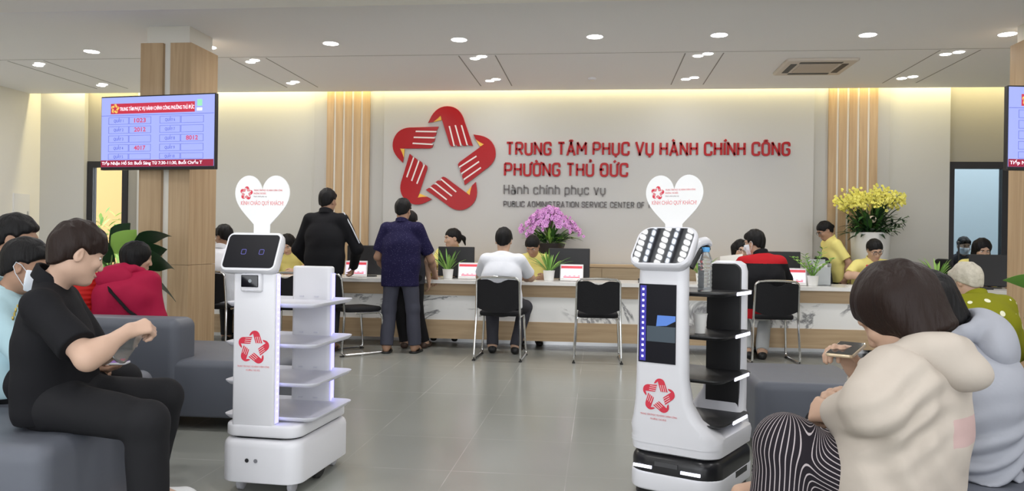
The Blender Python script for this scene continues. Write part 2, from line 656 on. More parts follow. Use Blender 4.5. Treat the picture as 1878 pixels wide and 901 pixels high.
def inflate(prims, e):
    out = []
    for q in prims:
        q = dict(q)
        if q['op'] == 'u':
            if q['t'] == 'c':
                q['ra'] = q['ra'] + e; q['rb'] = q['rb'] + e
            elif q['t'] == 'e':
                q['r'] = q['r'] + e
        out.append(q)
    return out


def pdist(q, P):
    if q['t'] == 'c':
        pa = P - q['a']
        if q['lat'] is not None:
            s = pa @ q['lat']
            pa = pa - ((1 - 1 / q['L']) * s)[:, None] * q['lat']
        ba = q['b'] - q['a']
        ll = float(ba @ ba) + 1e-12
        h = np.clip(pa @ ba / ll, 0, 1)
        d = np.sqrt(((pa - h[:, None] * ba) ** 2).sum(1)) - (q['ra'] + (q['rb'] - q['ra']) * h)
        if q['fb']:
            d = np.maximum(d, (pa - ba) @ ba / math.sqrt(ll))
        if q['fa']:
            d = np.maximum(d, -(pa @ ba) / math.sqrt(ll))
        return d
    if q['t'] == 'e':
        v = P - q['c']
        if q['R'] is not None:
            v = v @ q['R'].T
        k0 = np.sqrt(((v / q['r']) ** 2).sum(1))
        k1 = np.sqrt(((v / q['r'] ** 2) ** 2).sum(1)) + 1e-9
        return np.where(k0 < 1e-6, -q['r'].min(), k0 * (k0 - 1) / k1)
    return (P - q['c']) @ q['n']


def comb(d, e, q):
    k = q['k']
    if q['op'] == 'u':
        h = np.maximum(k - np.abs(d - e), 0) / k
        return np.minimum(d, e) - h * h * k * .25
    if q['op'] == 's':
        e = -e
    h = np.maximum(k - np.abs(d - e), 0) / k
    return np.maximum(d, e) + h * h * k * .25


def sdf_eval(prims, P, disp=None):
    d = np.full(len(P), 9.0)
    for q in prims:
        d = comb(d, pdist(q, P), q)
    if disp is not None:
        d = d + disp(P)
    return d


_CORN = np.array([(i, j, k) for i in (0, 1) for j in (0, 1) for k in (0, 1)])
_EDGES = [(a, b) for a in range(8) for b in range(a + 1, 8) if np.abs(_CORN[a] - _CORN[b]).sum() == 1]


def surface(prims, h=.008, disp=None):
    """surface of a set of smoothly joined shapes as verts, quads"""
    lo = np.full(3, 1e9); hi = np.full(3, -1e9)
    for q in prims:
        if q['op'] != 'u':
            continue
        if q['t'] == 'c':
            m = max(q['ra'], q['rb']) * max(1, q['L'])
            lo = np.minimum(lo, np.minimum(q['a'], q['b']) - m); hi = np.maximum(hi, np.maximum(q['a'], q['b']) + m)
        else:
            m = q['r'].max() if q['R'] is not None else q['r']
            lo = np.minimum(lo, q['c'] - m); hi = np.maximum(hi, q['c'] + m)
    lo -= .02 + 2 * h; hi += .02 + 2 * h
    B = 6
    nb = np.ceil((hi - lo) / (h * B)).astype(int) + 1
    gi = np.stack(np.meshgrid(*[np.arange(n) for n in nb], indexing='ij'), -1).reshape(-1, 3)
    cen = lo + (gi + .5) * (h * B) - .5 * h
    pd = [pdist(q, cen) for q in prims]
    d = np.full(len(cen), 9.0)
    for q, e in zip(prims, pd):
        d = comb(d, e, q)
    hd = h * B * .866
    act = np.abs(d) < hd * 1.5 + .012 + h
    D = np.where(d < 0, -1.0, 1.0).astype(np.float32)
    N = nb * B
    full = np.repeat(np.repeat(np.repeat(D.reshape(nb), B, 0), B, 1), B, 2)
    ai = np.where(act)[0]
    off = np.stack(np.meshgrid(*[np.arange(B)] * 3, indexing='ij'), -1).reshape(-1, 3)
    gpts = gi[ai][:, None, :] * B + off[None]
    P = lo + gpts * h
    dv = np.full((len(ai), B ** 3), 9.0)
    for q, e in zip(prims, pd):
        if q['op'] == 'u':
            use = np.where(e[ai] < np.maximum(d[ai], 0) * 1.2 + 3.2 * hd + q['k'] + .02)[0]
        elif q['op'] == 's':
            use = np.where(e[ai] < 3 * hd + .03)[0]
        else:
            use = np.where(e[ai] > -3 * hd - .03)[0]
        if not len(use):
            continue
        pp = P[use].reshape(-1, 3)
        dv[use] = comb(dv[use].ravel(), pdist(q, pp), q).reshape(len(use), -1)
    if disp is not None:
        dv = dv + disp(P.reshape(-1, 3)).reshape(dv.shape)
    g = gpts.reshape(-1, 3)
    full[g[:, 0], g[:, 1], g[:, 2]] = dv.ravel()
    S = (full < 0).astype(np.int8)
    nx, ny, nz = S.shape
    c = np.zeros((nx - 1, ny - 1, nz - 1), np.int8)
    for i, j, k in _CORN:
        c += S[i:nx - 1 + i, j:ny - 1 + j, k:nz - 1 + k]
    cells = np.argwhere((c > 0) & (c < 8))
    vals = np.stack([full[cells[:, 0] + i, cells[:, 1] + j, cells[:, 2] + k] for i, j, k in _CORN], 1)
    acc = np.zeros((len(cells), 3)); cnt = np.zeros(len(cells))
    for a, b in _EDGES:
        va, vb = vals[:, a], vals[:, b]
        m = (va < 0) != (vb < 0)
        t = np.where(m, va / np.where(m, va - vb, 1), 0)
        acc += np.where(m[:, None], _CORN[a] + t[:, None] * (_CORN[b] - _CORN[a]), 0)
        cnt += m
    V = lo + (cells + acc / cnt[:, None]) * h
    idx = np.full(c.shape, -1, np.int32)
    idx[cells[:, 0], cells[:, 1], cells[:, 2]] = np.arange(len(cells))
    Q = []
    for ax in range(3):
        s0 = [slice(1, -1)] * 3; s1 = [slice(1, -1)] * 3
        s0[ax] = slice(0, -1); s1[ax] = slice(1, None)
        a = S[tuple(s0)]; b = S[tuple(s1)]
        ee = np.argwhere(a != b)
        if not len(ee):
            continue
        inside_first = a[ee[:, 0], ee[:, 1], ee[:, 2]] > 0
        base = ee + 1; base[:, ax] -= 1
        u, w = (ax + 1) % 3, (ax + 2) % 3
        def at(du, dw):
            q = base.copy(); q[:, u] -= du; q[:, w] -= dw
            return idx[q[:, 0], q[:, 1], q[:, 2]]
        quad = np.stack([at(1, 1), at(0, 1), at(0, 0), at(1, 0)], 1)
        quad[~inside_first] = quad[~inside_first][:, ::-1]
        Q.append(quad)
    Q = np.concatenate(Q)
    Q = Q[(Q >= 0).all(1)]
    return V, Q


def wrinkle(amp, f=18.0, seed=0, dirs=None):
    r_ = np.random.RandomState(seed)
    ws = []
    for i in range(5):
        v = r_.normal(size=3); v /= np.linalg.norm(v)
        ws.append((v * f * (.6 + .5 * i / 2), r_.normal(size=3), r_.rand() * 6.28))
    def fn(P):
        warp = np.sin(P @ A3((7, 5, 9)) + seed) * .9 + np.sin(P @ A3((-6, 11, 4)) + 2 * seed) * .7
        out = 0
        for i, (w, _, ph) in enumerate(ws):
            out = out + np.sin(P @ w + ph + warp * (1.2 + .4 * i)) / (1 + .5 * i)
        return amp * out / 2.2
    return fn


def strands(amp, f=90.0, seed=0):
    r_ = np.random.RandomState(seed)
    p0 = r_.rand(6) * 6.28
    def fn(P):
        w = np.sin(P[:, 2] * 14 + p0[0]) * 1.4 + np.sin(P[:, 0] * 17 + P[:, 1] * 11 + p0[1])
        return amp * (np.sin(P[:, 1] * f + P[:, 0] * f * .6 + w * 1.5 + p0[2]) + .7 * np.sin(P[:, 1] * f * 1.7 - P[:, 0] * f * .8 + w + p0[3])) * .6
    return fn


def sdf_obj(name, prims, m, parent, h=.008, disp=None):
    V, Q = surface(prims, h, disp)
    return mesh_obj(name, V, Q, m, parent, True)
# ------------------------------------------------------------------ people
SKIN = mat('skin_tan', (.48, .31, .22), .5, spec=.35)
SKIN_LIGHT = mat('skin_fair', (.54, .36, .27), .5, spec=.35)
SKIN_DARK = mat('skin_brown', (.36, .21, .14), .5, spec=.35)
HAIR_BLACK = mat('hair_black', (.006, .0055, .006), .5, spec=.22, bump=dict(scale=16, s3=(6, 6, .5), str=.6, dist=.01, detail=5))
HAIR_BROWN = mat('hair_brown', (.016, .008, .006), .5, spec=.25, bump=dict(scale=16, s3=(4, 4, .8), str=.6, dist=.01, detail=5))
HAIR_WHITE = mat('hair_white', (.62, .58, .48), .6, spec=.3, bump=dict(scale=14, s3=(3, 3, 3), str=.7, dist=.012, detail=5, c2=(.38, .34, .27)))
EYE_WHITE = mat('eye_white', (.75, .72, .70), .25)
EYE_DARK = mat('eye_iris', (.02, .012, .01), .15)
MASK_MAT = mat('mask_fabric', (.72, .76, .82), .8, spec=.1)
BLACK_FRAME = mat('glasses_frame', (.015, .015, .017), .3)
SHOE_BLACK = mat('shoe_black', (.012, .012, .013), .45)
SHOE_BROWN = mat('sandal_brown', (.06, .035, .025), .55)
SHOE_WHITE = mat('sock_white', (.75, .75, .75), .8)


def V3(*a): return np.array(a, float)
def unit(v): v = np.array(v, float); return v / (np.linalg.norm(v) + 1e-12)


def rotm(axis, deg):
    return np.array(Matrix.Rotation(R(deg), 3, Vector(axis)))


def joints(pose='sit', s=1.0, seat=.45, lean=0.0, twist=0.0, bow=0.0, **over):
    """x forward, y to the figure's left, z up"""
    J = {}
    if pose == 'sit':
        z = seat / s
        J.update(P=(0, 0, z + .10), C=(-.03, 0, z + .37), N=(-.01, 0, z + .58), H=(.025, 0, z + .725))
        for n, y in (('L', 1), ('R', -1)):
            J.update({'S' + n: (-.015, .172 * y, z + .525), 'E' + n: (.06, .235 * y, z + .25), 'W' + n: (.27, .15 * y, z + .21),
                      'U' + n: (.03, .09 * y, z + .085), 'K' + n: (.43, .12 * y, .47), 'A' + n: (.42, .11 * y, .085)})
    else:
        J.update(P=(0, 0, .93), C=(-.01, 0, 1.20), N=(-.015, 0, 1.43), H=(.02, 0, 1.575))
        for n, y in (('L', 1), ('R', -1)):
            J.update({'S' + n: (-.01, .178 * y, 1.375), 'E' + n: (-.02, .23 * y, 1.09), 'W' + n: (.06, .24 * y, .85),
                      'U' + n: (0, .09 * y, .90), 'K' + n: (.015, .105 * y, .49), 'A' + n: (-.03, .11 * y, .085)})
    J = {k: A3(v) * s for k, v in J.items()}
    if lean or twist or bow:
        M = rotm((0, 1, 0), lean) @ rotm((0, 0, 1), twist)
        p0 = J['P'].copy()
        for k in ('C', 'N', 'H', 'SL', 'SR', 'EL', 'ER', 'WL', 'WR'):
            J[k] = p0 + M @ (J[k] - p0)
        if bow:
            M = rotm((0, 1, 0), bow)
            c0 = J['C'].copy()
            for k in ('N', 'H', 'SL', 'SR', 'EL', 'ER', 'WL', 'WR'):
                J[k] = c0 + M @ (J[k] - c0)
    for k, v in over.items():
        J[k] = A3(v)
    J['s'] = s
    return J


def head_frame(face):
    yaw, pitch, roll_ = face
    M = rotm((0, 0, 1), yaw) @ rotm((0, 1, 0), pitch) @ rotm((1, 0, 0), roll_)
    return M[:, 0], M[:, 1], M[:, 2]


def torso_prims(J, b=1.0, drop=0.0):
    s = J['s'] * b
    side = unit(J['SL'] - J['SR'])
    hs = unit(J['UL'] - J['UR'])
    P, C, N = J['P'], J['C'], J['N']
    m = (J['SL'] + J['SR']) / 2
    U = m * .75 + C * .25
    q = [cap(P - V3(0, 0, .02 * s), P * .55 + C * .45, .105 * s, .104 * s, .08, hs, 1.42),
         cap(P * .5 + C * .5, C, .104 * s, .108 * s, .10, side, 1.42),
         cap(C, U, .108 * s, .088 * s, .10, side, 1.50),
         cap(J['SR'] * .82 + m * .18 - V3(0, 0, .008), J['SL'] * .82 + m * .18 - V3(0, 0, .008), .052 * s, .052 * s, .05),
         cap(N, J['SL'] * .72 + m * .28, .040 * s, .042 * s, .04),
         cap(N, J['SR'] * .72 + m * .28, .040 * s, .042 * s, .04)]
    if drop:
        q.append(cap(P - V3(0, 0, drop), P + V3(0, 0, .04), .116 * s, .114 * s, .05, hs, 1.62))
    return q


def limb_prims(J, n, e=0.0, k=.03, arm=True):
    s = J['s']
    if arm:
        S, E, W = J['S' + n], J['E' + n], J['W' + n]
        return [cap(S, E, .050 * s + e, .040 * s + e, k), cap(E, W, .041 * s + e, .027 * s + e, k), ell((E * .68 + W * .32), V3(1, 1, 1) * .038 * s + e, k=.04)]
    U, K, Af = J['U' + n], J['K' + n], J['A' + n]
    return [cap(U, K, .083 * s + e, .056 * s + e, .05), cap(K, Af, .055 * s + e, .037 * s + e, k), ell(K * .68 + Af * .32 - V3(.012, 0, 0), V3(1, 1, 1) * .054 * s + e, k=.04)]


def hand_prims(W, d, n, side, s=1.0, curl=.35, thumb=.4, spread=0.0):
    """palm, four jointed fingers of unequal length and a thumb; d points along the fingers, n out of the palm"""
    d = unit(d); n = A3(n); n = unit(n - d * (n @ d)); w = np.cross(n, d) * side
    W = A3(W)
    q = []
    lens = (.93, 1.04, .98, .78)
    for i in range(4):
        lt = (.030 - .0195 * i)
        kn = W + (d * (.088 - .006 * abs(i - 1)) + w * lt) * s
        q.append(cap(W + (d * .012 + w * lt * .55) * s, kn, .0135 * s, .0105 * s, .016))
        dv = unit(d + w * spread * (1.2 - i) * .2); nv = n; p = kn
        for L, ang, r0, r1 in ((.044, 72, .0095, .0088), (.028, 88, .0088, .0080), (.022, 50, .0080, .0068)):
            a = R(ang * (curl[i] if isinstance(curl, (list, tuple)) else curl))
            dv, nv = dv * math.cos(a) + nv * math.sin(a), nv * math.cos(a) - dv * math.sin(a)
            p2 = p + dv * L * lens[i] * s
            q.append(cap(p, p2, r0 * s, r1 * s, .006))
            p = p2
    p0 = W + (d * .022 + w * .020) * s
    p1 = p0 + unit(d * .62 + w * (.85 - .5 * thumb) + n * (.15 + .7 * thumb)) * .043 * s
    p2 = p1 + unit(d * .85 + w * (.30 - .5 * thumb) + n * (.1 + .6 * thumb)) * .032 * s
    p3 = p2 + unit(d * .9 - w * .4 * thumb + n * .5 * thumb) * .024 * s
    q += [cap(p0, p1, .0150 * s, .0115 * s, .014), cap(p1, p2, .0112 * s, .0100 * s, .006), cap(p2, p3, .0100 * s, .0082 * s, .005)]
    return q


def head_prims(J, face, hs=1.0, jaw=1.0):
    f, l, u = head_frame(face)
    H = J['H']; ax = np.stack([f, l, u]); s = hs * J['s']
    o = lambda a, b, c: H + (f * a + l * b + u * c) * s
    q = [ell(o(-.012, 0, .026), V3(.096, .076, .090) * s, ax, .03),
         ell(o(.030, 0, -.030), V3(.060, .060, .084) * s, ax, .03),
         ell(o(.006, 0, -.060), V3(.062, .058 * jaw, .046) * s, ax, .03),
         ell(o(.060, 0, -.098), V3(.028, .030 * jaw, .020) * s, ax, .03),
         cap(o(.080, .030, .026), o(.080, -.030, .026), .012 * s, .012 * s, .02),
         ell(o(.070, .038, -.022), V3(.020, .022, .018) * s, ax, .02),
         ell(o(.070, -.038, -.022), V3(.020, .022, .018) * s, ax, .02),
         cap(o(.088, 0, .010), o(.104, 0, -.032), .008 * s, .0125 * s, .012),
         ell(o(.096, .013, -.038), V3(.012, .009, .008) * s, ax, .008),
         ell(o(.096, -.013, -.038), V3(.012, .009, .008) * s, ax, .008),
         ell(o(.090, .031, .006), V3(.014, .017, .010) * s, ax, .012, op='s'),
         ell(o(.090, -.031, .006), V3(.014, .017, .010) * s, ax, .012, op='s'),
         ell(o(.084, 0, -.064), V3(.013, .024, .0065) * s, ax, .006),
         ell(o(.083, 0, -.077), V3(.012, .020, .0070) * s, ax, .006)]
    for y in (1, -1):
        M = ax @ rotm((0, 1, 0), 0)
        q.append(ell(o(-.012, .077 * y, -.006), V3(.019, .009, .032) * s, np.stack([unit(f + l * .35 * -y * -1), unit(l - f * .35 * y), u]), .008))
        q.append(ell(o(-.006, .086 * y, -.004), V3(.009, .006, .018) * s, ax, .006, op='s'))
    q.append(cap(J['N'] - V3(0, 0, .02), o(-.020, 0, -.062), .054 * s, .050 * s, .03))
    return q


def face_parts(J, face, root, hs=1.0, brow=HAIR_BLACK, open_=True):
    f, l, u = head_frame(face); H = J['H']; s = hs * J['s']
    o = lambda a, b, c: tuple(H + (f * a + l * b + u * c) * s)
    for y in (1, -1):
        mb = MB()
        Mx = Matrix(((f[0], l[0], u[0], 0), (f[1], l[1], u[1], 0), (f[2], l[2], u[2], 0), (0, 0, 0, 1)))
        c = Vector(o(.0745, .031 * y, .006))
        mb.ball((0, 0, 0), .0125 * s, .0135 * s, .0075 * s, 10, 8, T(*c) @ Mx, 0)
        mb.ball((.0085 * s, 0, -.0005), .005 * s, .0062 * s, .0062 * s, 10, 8, T(*c) @ Mx, 1)
        mb.build('eye', [EYE_WHITE, EYE_DARK], root)
        mb = MB()
        mb.tube([o(.094, .014 * y, .024), o(.093, .030 * y, .030), o(.082, .048 * y, .025)], [.0035 * s, .004 * s, .002 * s], 6)
        mb.build('eyebrow', brow, root)


def lips(J, face, root, hs=1.0, m=None):
    f, l, u = head_frame(face); H = J['H']; s = hs * J['s']
    o = lambda a, b, c: tuple(H + (f * a + l * b + u * c) * s)
    mb = MB()
    mb.tube([o(.086, .024, -.0705), o(.0955, .010, -.068), o(.0975, 0, -.0695), o(.0955, -.010, -.068), o(.086, -.024, -.0705)], [.002 * s, .0045 * s, .005 * s, .0045 * s, .002 * s], 6)
    mb.build('lips', m or mat('lip_pink', (.42, .18, .16), .45), root)


def hair_prims(J, face, style='short', hs=1.0, vol=.012):
    f, l, u = head_frame(face); H = J['H']; ax = np.stack([f, l, u]); s = hs * J['s']
    o = lambda a, b, c: H + (f * a + l * b + u * c) * s
    sh = .55 if style in ('short', 'fringe') else 1.0
    q = [ell(o(-.014, 0, .030), V3(.099 + vol * .8 * sh, .078 + vol * sh, .092 + vol) * s, ax, .02)]
    if sh < 1:
        q.append(ell(o(-.006, 0, .056), V3(.088 + vol * .5, .068 + vol * .6, .068 + vol * 1.2) * s, ax, .03))
    if style in ('short', 'curly'):
        q += [ell(o(-.046, 0, -.034), V3(.052, .057, .066) * s, ax, .03),
              plane(o(.064, 0, .052), f * .62 - u * .78, .012),
              plane(o(-.055, 0, -.088), -u * 1.0 - f * .1, .01)]
        q += [cap(o(.060, .04, .075), o(.060, -.04, .075), .024 * s, .024 * s, .02),
              cap(o(.022, .076, .03), o(.018, .077, -.004), .010 * s, .006 * s, .01),
              cap(o(.022, -.076, .03), o(.018, -.077, -.004), .010 * s, .006 * s, .01)]
    elif style == 'fringe':
        q += [ell(o(-.046, 0, -.036), V3(.052, .056, .068) * s, ax, .03),
              plane(o(.070, 0, .030), f * .55 - u * .83, .012),
              plane(o(-.055, 0, -.095), -u * 1.0 - f * .1, .01)]
        q += [cap(o(.055, .05, .085), o(.084, .045, .042), .022 * s, .012 * s, .02), cap(o(.055, 0, .09), o(.096, 0, .046), .026 * s, .011 * s, .02),
              cap(o(.055, -.05, .085), o(.084, -.045, .042), .022 * s, .012 * s, .02), cap(o(.03, -.075, .05), o(.046, -.070, .020), .012 * s, .005 * s, .012), cap(o(.03, .075, .05), o(.046, .070, .020), .012 * s, .005 * s, .012)]
    elif style == 'bob':
        q += [cap(o(-.030, .058, .02), o(-.020, .066, -.085), .046 * s, .034 * s, .04), cap(o(-.030, -.058, .02), o(-.020, -.066, -.085), .046 * s, .034 * s, .04),
              cap(o(-.060, 0, .02), o(-.058, 0, -.095), .062 * s, .048 * s, .05, l, 1.35),
              ell(o(.085, 0, -.05), V3(.075, .058, .105) * s, ax, .012, op='s'),
              plane(o(-.05, 0, -.115), -u, .012)]
    elif style == 'long':
        q += [cap(o(-.025, .062, .02), o(-.015, .068, -.10), .034 * s, .028 * s, .04), cap(o(-.025, -.062, .02), o(-.015, -.068, -.10), .034 * s, .028 * s, .04),
              cap(o(-.055, 0, .02), o(-.075, 0, -.22), .056 * s, .040 * s, .05, l, 1.45),
              cap(o(.0, .07, -.08), o(.035, .075, -.24), .028 * s, .018 * s, .04), cap(o(.0, -.07, -.08), o(.035, -.075, -.24), .028 * s, .018 * s, .04),
              ell(o(.085, 0, -.04), V3(.070, .056, .100) * s, ax, .012, op='s')]
    elif style == 'tied':
        q += [ell(o(-.050, 0, -.020), V3(.058, .064, .068) * s, ax, .03),
              plane(o(.072, 0, .040), f * .60 - u * .80, .012),
              cap(o(-.10, 0, .02), o(-.150, 0, -.015), .030 * s, .028 * s, .015), cap(o(-.145, 0, -.005), o(-.165, 0, -.10), .024 * s, .010 * s, .02)]
    elif style == 'bun':
        q += [ell(o(-.050, 0, -.020), V3(.058, .064, .068) * s, ax, .03),
              plane(o(.072, 0, .036), f * .60 - u * .80, .012), ell(o(-.115, 0, .0), V3(.034, .036, .036) * s, ax, .012)]
    if style in ('short', 'fringe', 'bun', 'tied'):
        for y in (1, -1):
            q.append(ell(o(.004, .094 * y, -.012), V3(.036, .034, .038) * s, ax, .008, op='s'))
            q.append(ell(o(.040, .085 * y, -.030), V3(.036, .040, .036) * s, ax, .008, op='s'))
    return q


def top_prims(J, e=.011, b=1.0, sleeve='short', hem=None, loose=.006, drop=0.0):
    q = inflate(torso_prims(J, b, drop), e)
    s = J['s']
    for n in 'LR':
        S, E, W = J['S' + n], J['E' + n], J['W' + n]
        if sleeve == 'short':
            X = S * .22 + E * .78
            q.append(cap(S, X, .056 * s + loose, .054 * s + loose * 1.3, .03, fb=True))
        elif sleeve == 'elbow':
            X = E * .75 + W * .25
            q += [cap(S, E, .056 * s + loose, .050 * s + loose, .03), cap(E, X, .050 * s + loose, .048 * s + loose, .02, fb=True)]
        elif sleeve == 'long':
            X = E * .06 + W * .94
            q += [cap(S, E, .056 * s + loose, .048 * s + loose, .03), cap(E, X, .049 * s + loose, .035 * s + loose, .03, fb=True)]
    m = J['N'] * 1.0
    if hem is not None:
        q.append(plane((0, 0, hem), (0, 0, -1), .004))
    # neck opening
    q.append(plane(J['N'] + V3(0, 0, .034 * s), unit(unit(J['H'] - J['N']) * .4 + V3(0, 0, .6)), .006))
    return q


def collar_obj(J, root, m, rad=.062, h=.030, tilt=18, name='collar'):
    s = J['s']
    u = unit(unit(J['H'] - J['N']) * .45 + V3(0, 0, .55))
    f = unit(np.cross(unit(J['SL'] - J['SR']), u))
    l = np.cross(u, f)
    c = J['N'] + u * .012 * s - f * .003
    mb = MB()
    n = 22
    ri = []
    for rr, z in ((rad + .004, -.012), (rad + .013, -.016), (rad + .007, h), (rad, h + .004), (rad - .006, h)):
        ri.append([tuple(c + (f * math.cos(2 * math.pi * i / n) * rr + l * math.sin(2 * math.pi * i / n) * rr * 1.06 + u * (z - .018 * math.cos(2 * math.pi * i / n))) * s) for i in range(n)])
    ri.append(ri[0])
    mb.stack(ri, caps=False)
    return mb.build(name, m, root)


def trouser_prims(J, e=.014, loose=.014, hem=.0, flare=0.0, waist=.06):
    s = J['s']
    hs = unit(J['UL'] - J['UR'])
    q = [cap(J['P'] - V3(0, 0, .03 * s), J['P'] + V3(0, 0, waist * s), .112 * s + e, .106 * s + e, .05, hs, 1.42)]
    for n in 'LR':
        U, K, Af = J['U' + n], J['K' + n], J['A' + n]
        X = K * hem + Af * (1 - hem)
        q += [cap(U, K, .088 * s + e, .060 * s + loose, .05), cap(K, X, .060 * s + loose, .046 * s + loose + flare, .03, fb=True)]
    return q


def shoe(J, n, root, m, name='shoe', toe=None, sole=None, sandal=False):
    s = J['s']; Af = J['A' + n]
    d = unit(toe) if toe is not None else V3(1, .12 * (1 if n == 'L' else -1), 0)
    d = unit(d); u = V3(0, 0, 1) if abs(d[2]) < .9 else V3(1, 0, 0)
    w = unit(np.cross(u, d)); u = np.cross(d, w)
    h = Af - u * .045 * s
    q = [cap(h - d * .03 * s, h + d * .15 * s, .041 * s, .034 * s, .02, w, 1.05), ell(h + d * .165 * s - u * .004, V3(.045, .042, .030) * s, np.stack([d, w, u]), .02),
         cap(h, Af + u * .02 * s, .042 * s, .045 * s, .02, fb=True), plane(h - u * .036 * s, -u, .004)]
    return sdf_obj(name, q, m, root, .008)


def foot_prims(J, n, toe=None):
    s = J['s']; Af = J['A' + n]
    d = unit(toe) if toe is not None else unit(V3(1, .12 * (1 if n == 'L' else -1), 0))
    u = V3(0, 0, 1) if abs(d[2]) < .9 else V3(1, 0, 0)
    w = unit(np.cross(u, d)); u = np.cross(d, w)
    h = Af - u * .045 * s
    q = [cap(Af, h - d * .03 * s, .036 * s, .030 * s, .03), cap(Af - u * .012, h + d * .125 * s, .036 * s, .026 * s, .03, w, 1.25)]
    sg = 1 if n == 'R' else -1
    for i in range(5):
        a = h + d * (.125 - .006 * i) * s + w * sg * (.028 - .0145 * i) * s - u * .008
        q.append(cap(a, a + d * (.048 - .005 * i) * s - u * .004, (.0125 - .001 * i) * s, (.0115 - .001 * i) * s, .006))
    return q


class Person:
    def __init__(self, label, loc, rz, J, skin=SKIN, h=.008, face=(0, 0, 0), hs=1.0, group=None, jaw=1.0):
        self.root = thing('person', label, 'person', loc, R(rz), group)
        self.J, self.skin, self.h, self.face, self.hs, self.jaw = J, skin, h, face, hs, jaw

    def body(self, hands=None, b=1.0, feet=None, extra=None, h=None):
        J = self.J; hands = hands or {}
        q = torso_prims(J, b * .96)
        for n in 'LR':
            q += limb_prims(J, n)
            q += limb_prims(J, n, arm=False)
            q += foot_prims(J, n, (feet or {}).get(n))
        # the sculpted head is joined after the limbs so its cut-outs touch nothing else
        q += head_prims(J, self.face, self.hs, self.jaw)
        for n in 'LR':
            hp = hands.get(n, {})
            W, E = J['W' + n], J['E' + n]
            sd = 1 if n == 'L' else -1
            d = A3(hp.get('d', W - E)); nrm = A3(hp.get('n', (0, -sd, -.35)))
            if abs(unit(d) @ unit(nrm)) > .95:
                nrm = nrm + V3(.3, 0, .5)
            q += hand_prims(W, d, nrm, sd, J['s'] * hp.get('s', .98), hp.get('curl', .35), hp.get('thumb', .4))
        if extra:
            q += extra
        return sdf_obj('body', q, self.skin, self.root, h or self.h)

    def eyes(self, brow=HAIR_BLACK):
        face_parts(self.J, self.face, self.root, self.hs, brow)
        lips(self.J, self.face, self.root, self.hs)

    def hair(self, style='short', m=HAIR_BLACK, vol=.012, amp=.003, h=None, extra=None, freq=90, seed=1):
        q = hair_prims(self.J, self.face, style, self.hs, vol) + (extra or [])
        return sdf_obj('hair', q, m, self.root, h or max(self.h * .8, .004), strands(amp, freq, seed))

    def top(self, m, name='shirt', amp=.004, h=None, seed=3, mi_fn=None, freq=16, extra=None, **kw):
        q = top_prims(self.J, **kw) + (extra or [])
        V, Q = surface(q, h or self.h, wrinkle(amp, freq, seed))
        mi = None
        if mi_fn is not None:
            mi = mi_fn(V[Q].mean(1)).astype(np.int32)
        return mesh_obj(name, V, Q, m, self.root, True, mi)

    def trousers(self, m, name='trousers', amp=.004, h=None, seed=5, **kw):
        q = trouser_prims(self.J, **kw)
        return sdf_obj(name, q, m, self.root, h or self.h, wrinkle(amp, 15, seed))

    def shoes(self, m=SHOE_BLACK, name='shoe', toe=None):
        for n in 'LR':
            shoe(self.J, n, self.root, m, name, (toe or {}).get(n))

    def sandals(self, m=SHOE_BROWN, toe=None):
        J = self.J; s = J['s']
        for n in 'LR':
            Af = J['A' + n]
            d = unit(toe[n]) if toe and n in toe else unit(V3(1, .12 * (1 if n == 'L' else -1), 0))
            w = np.cross((0, 0, 1), d)
            mb = MB()
            c = Af + d * .055 * s
            Mx = Matrix(((d[0], w[0], 0, c[0]), (d[1], w[1], 0, c[1]), (0, 0, 1, 0), (0, 0, 0, 1)))
            mb.rbox(.265 * s, .098 * s, .018, .046, .005, T(0, 0, .002) @ Mx)
            for a, b_ in ((.10, .05), (.10, .02)):
                pts = []
                for i in range(9):
                    t = math.pi * i / 8
                    pts.append(tuple(Af + d * (a - .02 + .05 * abs(math.cos(t)) * -1 + .02) * s + w * .048 * s * math.cos(t) + V3(0, 0, -Af[2] + .016 + .045 * s * math.sin(t))))
                mb.tube(pts, .008, 6, flat=.5)
                break
            mb.build('sandal', m, self.root)

    def glasses(self, m=BLACK_FRAME):
        f, l, u = head_frame(self.face); H = self.J['H']; s = self.hs * self.J['s']
        o = lambda a, b, c: tuple(H + (f * a + l * b + u * c) * s)
        mb = MB()
        for y in (1, -1):
            pts = []
            for x, z in rrect(.048, .034, .012, 3):
                pts.append(o(.103 - abs(x + .031) * .12, x * 1 + .031 * y, z + .004))
            mb.tube(pts, .0020, 6, closed=True)
            mb.tube([o(.098, .055 * y, .012), o(.05, .078 * y, .012), o(-.02, .084 * y, .008)], .0018, 6)
        mb.tube([o(.103, .008, .008), o(.106, 0, .011), o(.103, -.008, .008)], .0018, 6)
        return mb.build('glasses', m, self.root)

    def mask(self, m=MASK_MAT):
        f, l, u = head_frame(self.face); H = self.J['H']; ax = np.stack([f, l, u]); s = self.hs * self.J['s']
        o = lambda a, b, c: H + (f * a + l * b + u * c) * s
        q = [q_ for q_ in head_prims(self.J, self.face, self.hs, self.jaw) if q_['op'] == 'u'][:12]
        q = inflate(q, .006)
        q += [cap(o(.098, 0, -.012), o(.108, 0, -.045), .010 * s, .018 * s, .02), plane(o(.0, 0, -.008), u, .004), plane(o(.022, 0, 0), -f, .004),
              plane(o(.02, 0, -.112), -u, .006)]
        sdf_obj('face_mask', q, m, self.root, min(self.h, .006))
        mb = MB()
        for y in (1, -1):
            mb.tube([tuple(o(.026, .066 * y, -.020)), tuple(o(.0, .083 * y, .010)), tuple(o(-.022, .090 * y, .018)), tuple(o(-.030, .086 * y, -.004)), tuple(o(-.016, .080 * y, -.034)), tuple(o(.024, .062 * y, -.085))], .0017, 6)
        mb.build('ear_loop', m, self.root)
